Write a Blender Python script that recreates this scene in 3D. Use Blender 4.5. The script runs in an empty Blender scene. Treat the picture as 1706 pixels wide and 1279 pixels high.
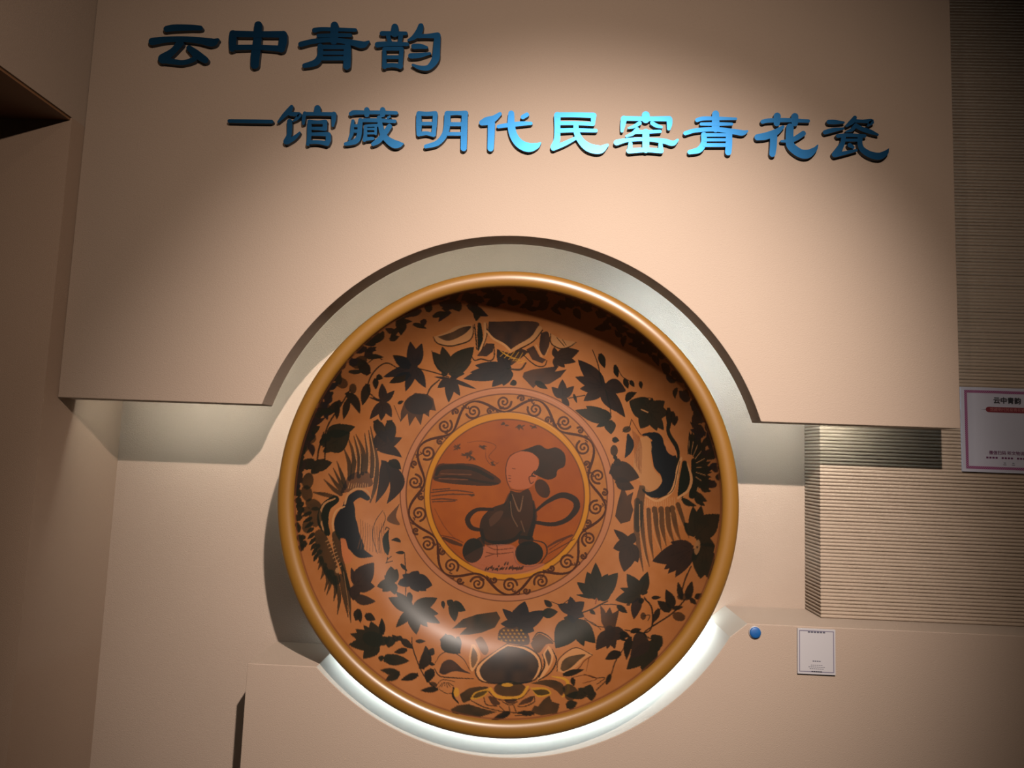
import bpy, math, random
import numpy as np
from mathutils import Matrix, Vector

# ------------------------------------------------------------------ camera, world, lights, exposure
SC = bpy.context.scene
COL = SC.collection
W, H, F = 1706.0, 1279.0, 1180.0
CX, CY = 853.0, 639.5
EYE = 1.50
PITCH, YAW, ROLL = (math.radians(a) for a in (5.61, 2.04, 2.11))
_fw = np.array([-math.sin(YAW)*math.cos(PITCH), math.cos(YAW)*math.cos(PITCH), math.sin(PITCH)])
_rt0 = np.array([math.cos(YAW), math.sin(YAW), 0.0])
_up0 = np.cross(_rt0, _fw)
_rt = _rt0*math.cos(ROLL) + _up0*math.sin(ROLL)
_up = _up0*math.cos(ROLL) - _rt0*math.sin(ROLL)
CAM = np.array([0.0, 0.0, EYE])

cam_data = bpy.data.cameras.new('camera')
cam = bpy.data.objects.new('camera', cam_data)
COL.objects.link(cam)
cam_data.sensor_width = 36.0
cam_data.lens = 36.0*F/W
cam_data.clip_start = 0.01
m = Matrix.Identity(4)
for i in range(3):
    m[i][0], m[i][1], m[i][2], m[i][3] = _rt[i], _up[i], -_fw[i], CAM[i]
cam.matrix_world = m
SC.camera = cam

world = bpy.data.worlds.new('gallery_ambient')
SC.world = world
world.use_nodes = True
world.node_tree.nodes['Background'].inputs[0].default_value = (1.0, 0.78, 0.60, 1)
world.node_tree.nodes['Background'].inputs[1].default_value = 0.012

SC.view_settings.view_transform = 'Standard'
SC.view_settings.look = 'None'
SC.view_settings.gamma = 1.0
SC.view_settings.use_curve_mapping = False
SC.view_settings.exposure = 0.45


def spot(name, loc, target, watts, size_deg, blend, radius, color):
    d = bpy.data.lights.new(name, 'SPOT')
    d.energy, d.spot_size, d.spot_blend = watts, math.radians(size_deg), blend
    d.shadow_soft_size, d.color = radius, color
    o = bpy.data.objects.new(name, d)
    COL.objects.link(o)
    o.location = loc
    o.rotation_euler = (Vector(target)-Vector(loc)).to_track_quat('-Z', 'Y').to_euler()
    return o


WARM = (1.0, 0.87, 0.775)
WARMER = (1.0, 0.80, 0.64)
spot('ceiling_spot_right', (0.33, -0.33, 2.64), (0.03, 1.6, 1.46), 425, 54, 1.0, 0.02, WARM)
spot('ceiling_spot_right_spill', (0.33, -0.33, 2.64), (-0.28, 1.6, 1.60), 92, 98, 1.0, 0.02, WARMER)
spot('ceiling_spot_left', (-0.55, -0.33, 2.64), (0.0, 1.6, 1.45), 20, 80, 1.0, 0.02, WARMER)

# ------------------------------------------------------------------ helpers: projection and meshes
Y_PANEL, PANEL_T = 1.53, 0.064
Y_WALL, Y_RIB, Y_LEDGE, Y_RIM = 1.78, 1.685, 1.595, 1.545
Z_CEIL = 3.3


def at(px, py, Y):
    """the point of the vertical plane at distance Y that a photograph pixel shows"""
    d = _fw*F + _rt*(px-CX) - _up*(py-CY)
    return CAM + d*(Y/d[1])


def proj(P):
    Q = np.asarray(P) - CAM
    z = Q@_fw
    return CX + F*(Q@_rt)/z, CY - F*(Q@_up)/z


def new_obj(name, me, parent=None, mat=None, **props):
    o = bpy.data.objects.new(name, me)
    COL.objects.link(o)
    if parent is not None:
        o.parent = parent
    if mat is not None and me is not None:
        for mm in (mat if isinstance(mat, (list, tuple)) else [mat]):
            me.materials.append(mm)
    for k, v in props.items():
        o[k] = v
    return o


def pymesh(name, verts, faces, smooth=False, mat_idx=None):
    me = bpy.data.meshes.new(name)
    me.from_pydata([tuple(map(float, v)) for v in verts], [], faces)
    me.update()
    if smooth:
        me.polygons.foreach_set('use_smooth', [True]*len(me.polygons))
    if mat_idx is not None:
        me.polygons.foreach_set('material_index', mat_idx)
    return me


def box_geo(x0, x1, y0, y1, z0, z1):
    v = [(x, y, z) for x in (x0, x1) for y in (y0, y1) for z in (z0, z1)]
    f = [(0, 1, 3, 2), (4, 6, 7, 5), (0, 4, 5, 1), (2, 3, 7, 6), (0, 2, 6, 4), (1, 5, 7, 3)]
    return v, f


def box(name, x0, x1, y0, y1, z0, z1, mat, parent=None, **props):
    v, f = box_geo(x0, x1, y0, y1, z0, z1)
    return new_obj(name, pymesh(name, v, f), parent, mat, **props)


def extrude_outline(name, pts, y0, y1, mat, parent=None, bevel=0.0015, **props):
    """closed XZ outline (counter-clockwise seen from the camera) as a slab from y0 (front) to y1"""
    n = len(pts)
    v = [(x, y0, z) for x, z in pts] + [(x, y1, z) for x, z in pts]
    f = [tuple(range(n)), tuple(range(2*n-1, n-1, -1))]
    f += [(i, i+n, (i+1) % n+n, (i+1) % n) for i in range(n)]
    me = pymesh(name, v, f)
    o = new_obj(name, me, parent, mat, **props)
    if bevel:
        b = o.modifiers.new('soft_edge', 'BEVEL')
        b.width, b.segments, b.limit_method, b.angle_limit = bevel, 2, 'ANGLE', math.radians(40)
    return o


def circle3(a, b, c):
    A = np.array([[b[0]-a[0], b[1]-a[1]], [c[0]-a[0], c[1]-a[1]]])*2
    r = np.array([b[0]**2+b[1]**2-a[0]**2-a[1]**2, c[0]**2+c[1]**2-a[0]**2-a[1]**2])
    o = np.linalg.solve(A, r)
    return o[0], o[1], math.hypot(a[0]-o[0], a[1]-o[1])


# ------------------------------------------------------------------ materials
def mat_new(name):
    mt = bpy.data.materials.new(name)
    mt.use_nodes = True
    nt = mt.node_tree
    return mt, nt, nt.nodes['Principled BSDF']


def simple(name, col, rough=0.5, metallic=0.0, spec=0.5, emit=None, strength=0.0, coat=0.0):
    mt, nt, b = mat_new(name)
    b.inputs['Base Color'].default_value = (*col, 1)
    b.inputs['Roughness'].default_value = rough
    b.inputs['Metallic'].default_value = metallic
    b.inputs['Specular IOR Level'].default_value = spec
    b.inputs['Coat Weight'].default_value = coat
    if emit:
        b.inputs['Emission Color'].default_value = (*emit, 1)
        b.inputs['Emission Strength'].default_value = strength
    return mt


def plaster(name, col, col2, scale=(380, 380, 760), bump=0.5, dist=0.0014, rough=0.75):
    """finely textured painted wall covering"""
    mt, nt, b = mat_new(name)
    N, L = nt.nodes, nt.links
    tc = N.new('ShaderNodeTexCoord')
    mp = N.new('ShaderNodeMapping'); mp.inputs['Scale'].default_value = scale
    n1 = N.new('ShaderNodeTexNoise'); n1.inputs['Scale'].default_value = 1.0; n1.inputs['Detail'].default_value = 3
    n2 = N.new('ShaderNodeTexNoise'); n2.inputs['Scale'].default_value = 5.0; n2.inputs['Detail'].default_value = 4
    cr = N.new('ShaderNodeMix'); cr.data_type = 'RGBA'
    cr.inputs['A'].default_value = (*col, 1); cr.inputs['B'].default_value = (*col2, 1)
    bp = N.new('ShaderNodeBump'); bp.inputs['Strength'].default_value = bump; bp.inputs['Distance'].default_value = dist
    L.new(tc.outputs['Object'], mp.inputs['Vector']); L.new(mp.outputs['Vector'], n1.inputs['Vector'])
    L.new(tc.outputs['Object'], n2.inputs['Vector'])
    L.new(n2.outputs['Fac'], cr.inputs['Factor']); L.new(cr.outputs['Result'], b.inputs['Base Color'])
    L.new(n1.outputs['Fac'], bp.inputs['Height']); L.new(bp.outputs['Normal'], b.inputs['Normal'])
    b.inputs['Roughness'].default_value = rough
    b.inputs['Specular IOR Level'].default_value = 0.25
    return mt


def wood_glaze(name, col, col2, rough=0.32):
    mt, nt, b = mat_new(name)
    N, L = nt.nodes, nt.links
    tc = N.new('ShaderNodeTexCoord')
    n2 = N.new('ShaderNodeTexNoise'); n2.inputs['Scale'].default_value = 6.0; n2.inputs['Detail'].default_value = 5
    cr = N.new('ShaderNodeMix'); cr.data_type = 'RGBA'
    cr.inputs['A'].default_value = (*col, 1); cr.inputs['B'].default_value = (*col2, 1)
    L.new(tc.outputs['Object'], n2.inputs['Vector'])
    L.new(n2.outputs['Fac'], cr.inputs['Factor']); L.new(cr.outputs['Result'], b.inputs['Base Color'])
    b.inputs['Roughness'].default_value = rough
    b.inputs['Coat Weight'].default_value = 0.18
    b.inputs['Coat Roughness'].default_value = 0.2
    return mt


M_WALL = plaster('beige_wall_covering', (0.229, 0.178, 0.141), (0.246, 0.190, 0.152))
M_PANEL = plaster('beige_panel_covering', (0.229, 0.176, 0.139), (0.246, 0.190, 0.150))
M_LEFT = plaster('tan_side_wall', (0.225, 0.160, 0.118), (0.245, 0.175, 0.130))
M_RIB = plaster('ribbed_sand_render', (0.221, 0.172, 0.131), (0.246, 0.192, 0.148), (120, 120, 300), 0.5, 0.002, 0.85)
M_FLOOR = plaster('grey_floor_tile', (0.22, 0.19, 0.16), (0.26, 0.22, 0.19), (8, 8, 8), 0.05, 0.001, 0.4)
M_CEIL = plaster('dark_ceiling_paint', (0.10, 0.09, 0.08), (0.12, 0.10, 0.09), (60, 60, 60), 0.1, 0.001, 0.9)
M_SOFFIT = wood_glaze('brown_soffit_board', (0.16, 0.075, 0.03), (0.10, 0.045, 0.018), 0.5)
M_BATTEN = simple('pine_batten', (0.35, 0.24, 0.14), 0.8)
M_LED = simple('led_strip_lit', (0.8, 0.8, 0.8), 0.5, emit=(0.95, 1.0, 0.90), strength=60.0)
M_LED_ARC = simple('led_arc_lit', (0.8, 0.8, 0.8), 0.5, emit=(0.95, 1.0, 0.86), strength=34.0)
M_LED_COOL = simple('led_arc_cool_lit', (0.8, 0.8, 0.8), 0.5, emit=(0.66, 0.88, 1.0), strength=130.0)
M_LED_BODY = simple('led_strip_body', (0.30, 0.28, 0.26), 0.6)
M_LED_RING = simple('led_ring_lit', (0.8, 0.8, 0.8), 0.5, emit=(0.78, 0.94, 0.97), strength=40.0)

# letters: blue metallic acrylic, near-black cut sides
M_LET, _nt, _b = mat_new('blue_metallic_face')
_b.inputs['Base Color'].default_value = (0.024, 0.128, 0.31, 1)
_b.inputs['Metallic'].default_value = 1.0
_b.inputs['Roughness'].default_value = 0.33
M_LET_SIDE = simple('dark_blue_cut_side', (0.004, 0.012, 0.025), 0.5)

# ------------------------------------------------------------------ room shell
floor = box('floor', -3.2, 2.6, -2.6, 3.0, -0.1, 0.0, M_FLOOR, kind='structure')
ceiling = box('ceiling', -3.2, 2.6, -2.6, 3.0, Z_CEIL, Z_CEIL+0.1, M_CEIL, kind='structure')

X_LEFT, Y_JAMB = -1.06, 1.487
Z_SOFFIT = EYE + (at(119, 196, Y_JAMB)[2]-EYE)
back = box('wall_back', X_LEFT, 2.5, Y_WALL, Y_WALL+0.15, 0.0, Z_CEIL, M_WALL, kind='structure')

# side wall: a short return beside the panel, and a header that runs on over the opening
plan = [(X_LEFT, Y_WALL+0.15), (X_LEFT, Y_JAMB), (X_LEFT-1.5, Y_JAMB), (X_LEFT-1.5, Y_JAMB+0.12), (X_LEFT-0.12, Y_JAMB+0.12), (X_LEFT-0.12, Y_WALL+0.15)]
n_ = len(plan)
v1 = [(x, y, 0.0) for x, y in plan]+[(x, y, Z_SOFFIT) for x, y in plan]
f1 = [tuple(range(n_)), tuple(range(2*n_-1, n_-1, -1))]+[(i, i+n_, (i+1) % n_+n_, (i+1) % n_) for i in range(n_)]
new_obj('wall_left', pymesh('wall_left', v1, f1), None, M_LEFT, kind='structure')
hdr = box('wall_left_header', X_LEFT-1.5, X_LEFT, -1.6, Y_WALL+0.15, Z_SOFFIT, Z_CEIL, M_WALL, kind='structure')
box('soffit_board', X_LEFT-1.19, X_LEFT-0.004, -1.59, Y_JAMB, Z_SOFFIT-0.006, Z_SOFFIT, M_SOFFIT, hdr)
box('soffit_rail', X_LEFT-1.19, X_LEFT-0.14, -1.59, Y_JAMB-0.12, Z_SOFFIT-0.03, Z_SOFFIT-0.006, M_SOFFIT, hdr)
# ------------------------------------------------------------------ ledge (lower block) with the round cut
L0 = at(412, 1103, Y_LEDGE); L1 = at(527, 1112, Y_LEDGE)
Lb = at(846, 1262, Y_LEDGE); L2 = at(1216, 1061, Y_LEDGE)
R1 = at(1245, 1040, Y_LEDGE); R2 = at(1600, 1053, Y_LEDGE)
Z_LT = 0.5*(L0[2]+L1[2]); Z_RT = 0.5*(R1[2]+R2[2])
ocx, ocz, orad = circle3((L1[0], Z_LT), (Lb[0], Lb[2]), (L2[0], L2[2]))
a0 = math.atan2(Z_LT-ocz, L1[0]-ocx); a1 = math.atan2(L2[2]-ocz, L2[0]-ocx)
if a0 > 0: a0 -= 2*math.pi
arc = [(ocx+orad*math.cos(a), ocz+orad*math.sin(a)) for a in np.linspace(a0, a1, 72)]
out = [(L0[0], 0.0), (2.5, 0.0), (2.5, Z_RT), (R1[0], Z_RT)] + arc[::-1] + [(L0[0], Z_LT)]
ledge = extrude_outline('ledge_block', out, Y_LEDGE, Y_WALL-0.001, M_PANEL,
                        label='low beige ledge block with a round cut cradling the painted dish', category='ledge')
ledge.data.materials.append(simple('smooth_pale_paint', (0.25, 0.225, 0.195), 0.7, spec=0.2))
for i in range(3, 4+len(arc)-1):
    ledge.data.polygons[2+i].material_index = 1       # the smooth painted inside of the round cut

# ------------------------------------------------------------------ ribbed wall on the right
X_RIB = at(1366.5, 900, Y_RIB)[0]
pitch = 0.0081
zs, ds = [], []
z = Z_RT
prof = [(0.0, -0.0028), (0.16, -0.0012), (0.36, -0.0001), (0.64, -0.0001), (0.84, -0.0012)]
rr = random.Random(5)
while z < Z_CEIL:
    jit = rr.uniform(0.75, 1.15)
    for t, d in prof:
        zs.append(z+t*pitch); ds.append(d*jit)
    z += pitch
verts, faces = [], []
COLS = 6
xs_end = np.linspace(X_RIB, 2.5, COLS)
for zz, d in zip(zs, ds):
    row = [(X_RIB-d, Y_WALL, zz)] + [(X_RIB-d, Y_RIB-d, zz)] + [(x, Y_RIB-d, zz) for x in xs_end[1:]]
    verts += row
nc = COLS+1
for i in range(len(zs)-1):
    for j in range(nc-1):
        faces.append((i*nc+j, i*nc+j+1, (i+1)*nc+j+1, (i+1)*nc+j))
ribs = new_obj('wall_right', pymesh('wall_right', verts, faces), None, M_RIB, kind='structure')

# ------------------------------------------------------------------ title panel with the arch
P0 = at(92, 663, Y_PANEL); P1 = at(436, 672, Y_PANEL)
Pt = at(858, 393, Y_PANEL); P2 = at(1268, 702, Y_PANEL); P3 = at(1600, 714, Y_PANEL)
X_PL = X_LEFT+0.001; X_PR = 0.5*(P3[0]+at(1592, 360, Y_PANEL)[0])
Z_PL = 0.5*(P0[2]+P1[2]); Z_PR = 0.5*(P2[2]+P3[2])
pcx, pcz, prad = circle3((P1[0], Z_PL), (Pt[0], Pt[2]), (P2[0], Z_PR))
b0 = math.atan2(Z_PL-pcz, P1[0]-pcx); b1 = math.atan2(Z_PR-pcz, P2[0]-pcx)
arch = [(pcx+prad*math.cos(a), pcz+prad*math.sin(a)) for a in np.linspace(b0, b1, 90)]
pout = [(X_PL, Z_PL)] + arch + [(X_PR, Z_PR), (X_PR, Z_CEIL-0.002), (X_PL, Z_CEIL-0.002)]
panel = new_obj('title_panel', None, label='large beige textured wall panel with an arched cut-out above the dish',
                category='panel')
extrude_outline('panel_face', pout, Y_PANEL, Y_PANEL+PANEL_T, M_PANEL, panel)
for xx in (X_PL+0.35, 0.0, X_PR-0.35):
    box('mounting_batten', xx-0.03, xx+0.03, Y_PANEL+PANEL_T, (Y_RIB if xx > 0.5 else Y_WALL)+0.003, 2.30, 3.2, M_BATTEN, panel)


def led_line(name, p, q, y0, y1, th, label, grp, mat):
    v, f = box_geo(p[0], q[0], y0, y1, p[1]-th, p[1]+th)
    return new_obj(name, pymesh(name, v, f), None, mat, label=label, category='light strip', group=grp)


YB = Y_PANEL+PANEL_T
led_line('led_strip', (at(190, 660, YB)[0], Z_PL+0.035), (P1[0]-0.06, Z_PL+0.035), YB+0.001, YB+0.007, 0.005,
         'lit white light strip behind the panel edge nearest the side wall', 'light strips behind the panel', M_LED)
led_line('led_strip', (P2[0]+0.05, Z_PR+0.035), (at(1440, 700, YB)[0], Z_PR+0.035), YB+0.001, YB+0.007, 0.005,
         'lit white light strip behind the panel edge in front of the ribbed wall', 'light strips behind the panel', M_LED)


def led_arc(name, cx, cz, r, aa, ab, y0, y1, th, mat, label, n=60, outward=False):
    v, f, mi = [], [], []
    for a in np.linspace(aa, ab, n):
        for (rad, y) in ((r, y0), (r+th, y0), (r+th, y1), (r, y1)):
            v.append((cx+rad*math.cos(a), y, cz+rad*math.sin(a)))
    for i in range(n-1):
        for k in range(4):
            f.append((i*4+k, i*4+(k+1) % 4, i*4+4+(k+1) % 4, i*4+4+k)); mi.append(0 if (k == 1 or not outward) else 1)
    mi += [1, 1]
    f += [(0, 3, 2, 1), (n*4-4, n*4-3, n*4-2, n*4-1)]
    return new_obj(name, pymesh(name, v, f, False, mi), None, [mat, M_LED_BODY], label=label, category='light strip')


led_arc('led_arc', pcx, pcz, prad+0.045, b0-0.12, math.radians(72), YB+0.001, YB+0.007, 0.008, M_LED_ARC,
        'curved neutral white light strip behind the arch of the panel')
led_arc('led_arc', pcx, pcz, prad+0.045, math.radians(62), b1+0.12, YB+0.001, YB+0.007, 0.008, M_LED_COOL,
        'curved cool white light strip behind the arch of the panel')
led_arc('led_cradle_strip', ocx, ocz, orad-0.045, a0+0.03, a1-0.03, Y_WALL-0.05, Y_WALL-0.001, 0.006, M_LED_RING,
        'curved lit light strip on the back wall under the dish', outward=True)

# ------------------------------------------------------------------ strokes shared by lettering and painting
def catmull(pts, step):
    P = np.array(pts, float)
    if len(P) == 2:
        n = max(2, int(np.hypot(*(P[1]-P[0])[:2])/step)+1)
        t = np.linspace(0, 1, n)[:, None]
        return P[0]*(1-t)+P[1]*t
    Q = np.vstack([2*P[0]-P[1], P, 2*P[-1]-P[-2]])
    res = []
    for i in range(len(P)-1):
        p0, p1, p2, p3 = Q[i:i+4]
        n = max(2, int(np.hypot(*(p2-p1)[:2])/step))
        t = (np.arange(n)/n)[:, None]
        res.append(0.5*(2*p1+(p2-p0)*t+(2*p0-5*p1+4*p2-p3)*t**2+(3*p1-p0-3*p2+p3)*t**3))
    res.append(P[-1:])
    R = np.vstack(res)
    R[:, 2] = np.maximum(R[:, 2], 0.05)
    return R


def stroke_sides(C):
    d = np.gradient(C[:, :2], axis=0)
    d /= np.maximum(np.hypot(d[:, 0], d[:, 1]), 1e-9)[:, None]
    n = np.stack([-d[:, 1], d[:, 0]], 1)*C[:, 2:3]/2
    return C[:, :2]+n, C[:, :2]-n, d


def stroke_outline(pts, step=2.0, cap=True):
    C = catmull(pts, step)
    a, b, d = stroke_sides(C)
    def capf(c, fr, dr, w):
        th0 = math.atan2(fr[1]-c[1], fr[0]-c[0])
        s = 1 if math.sin(math.atan2(dr[1], dr[0])-th0) > 0 else -1
        return [(c[0]+w/2*math.cos(th0+s*t), c[1]+w/2*math.sin(th0+s*t)) for t in np.linspace(0, math.pi, 9)[1:-1]]
    o = list(map(tuple, a))
    if cap: o += capf(C[-1, :2], a[-1], d[-1], C[-1, 2])
    o += list(map(tuple, b[::-1]))
    if cap: o += capf(C[0, :2], b[0], -d[0], C[0, 2])
    return o, C


# ------------------------------------------------------------------ raised lettering
LET_T = 0.010


def letter(name, ox, oy, sc, strokes, label, group):
    """strokes: lists of (x, y, width) in a tile whose origin is (ox, oy) and whose scale is sc"""
    V, Fc, MI = [], [], []
    for k, s in enumerate(strokes):
        pts = [(ox+x/sc, oy+y/sc, w/sc) for x, y, w in s]
        outline, C = stroke_outline(pts, 1.6)
        n = len(outline); nC = len(C)
        base = len(V)
        yf = Y_PANEL-LET_T-0.00012*k
        for px, py in outline:
            p = at(px, py, Y_PANEL-LET_T)
            V.append((p[0], yf, p[2]))
        for px, py in outline:
            p = at(px, py, Y_PANEL-LET_T)
            V.append((p[0], Y_PANEL, p[2]))
        # outline = left side (nC), end cap, right side reversed (nC), start cap
        capn = (n-2*nC)//2
        Lf = list(range(nC)); Rg = [nC+capn+nC-1-i for i in range(nC)]
        for i in range(nC-1):
            Fc.append((base+Lf[i], base+Lf[i+1], base+Rg[i+1], base+Rg[i])); MI.append(0)
        Fc.append(tuple(base+nC-1+i for i in range(capn+2))); MI.append(0)
        Fc.append(tuple(base+((2*nC+capn-1+i) % n) for i in range(capn+2))); MI.append(0)
        for i in range(n):
            j = (i+1) % n
            Fc.append((base+i, base+n+i, base+n+j, base+j)); MI.append(1)
    o = np.mean(np.array(V), axis=0); o[1] = Y_PANEL; o[2] = min(v[2] for v in V)
    V = [tuple(np.array(v)-o) for v in V]
    ob = new_obj(name, pymesh(name, V, Fc, False, MI), None, [M_LET, M_LET_SIDE], label=label, category='sign letter', group=group)
    ob.location = o
    return ob


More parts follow.
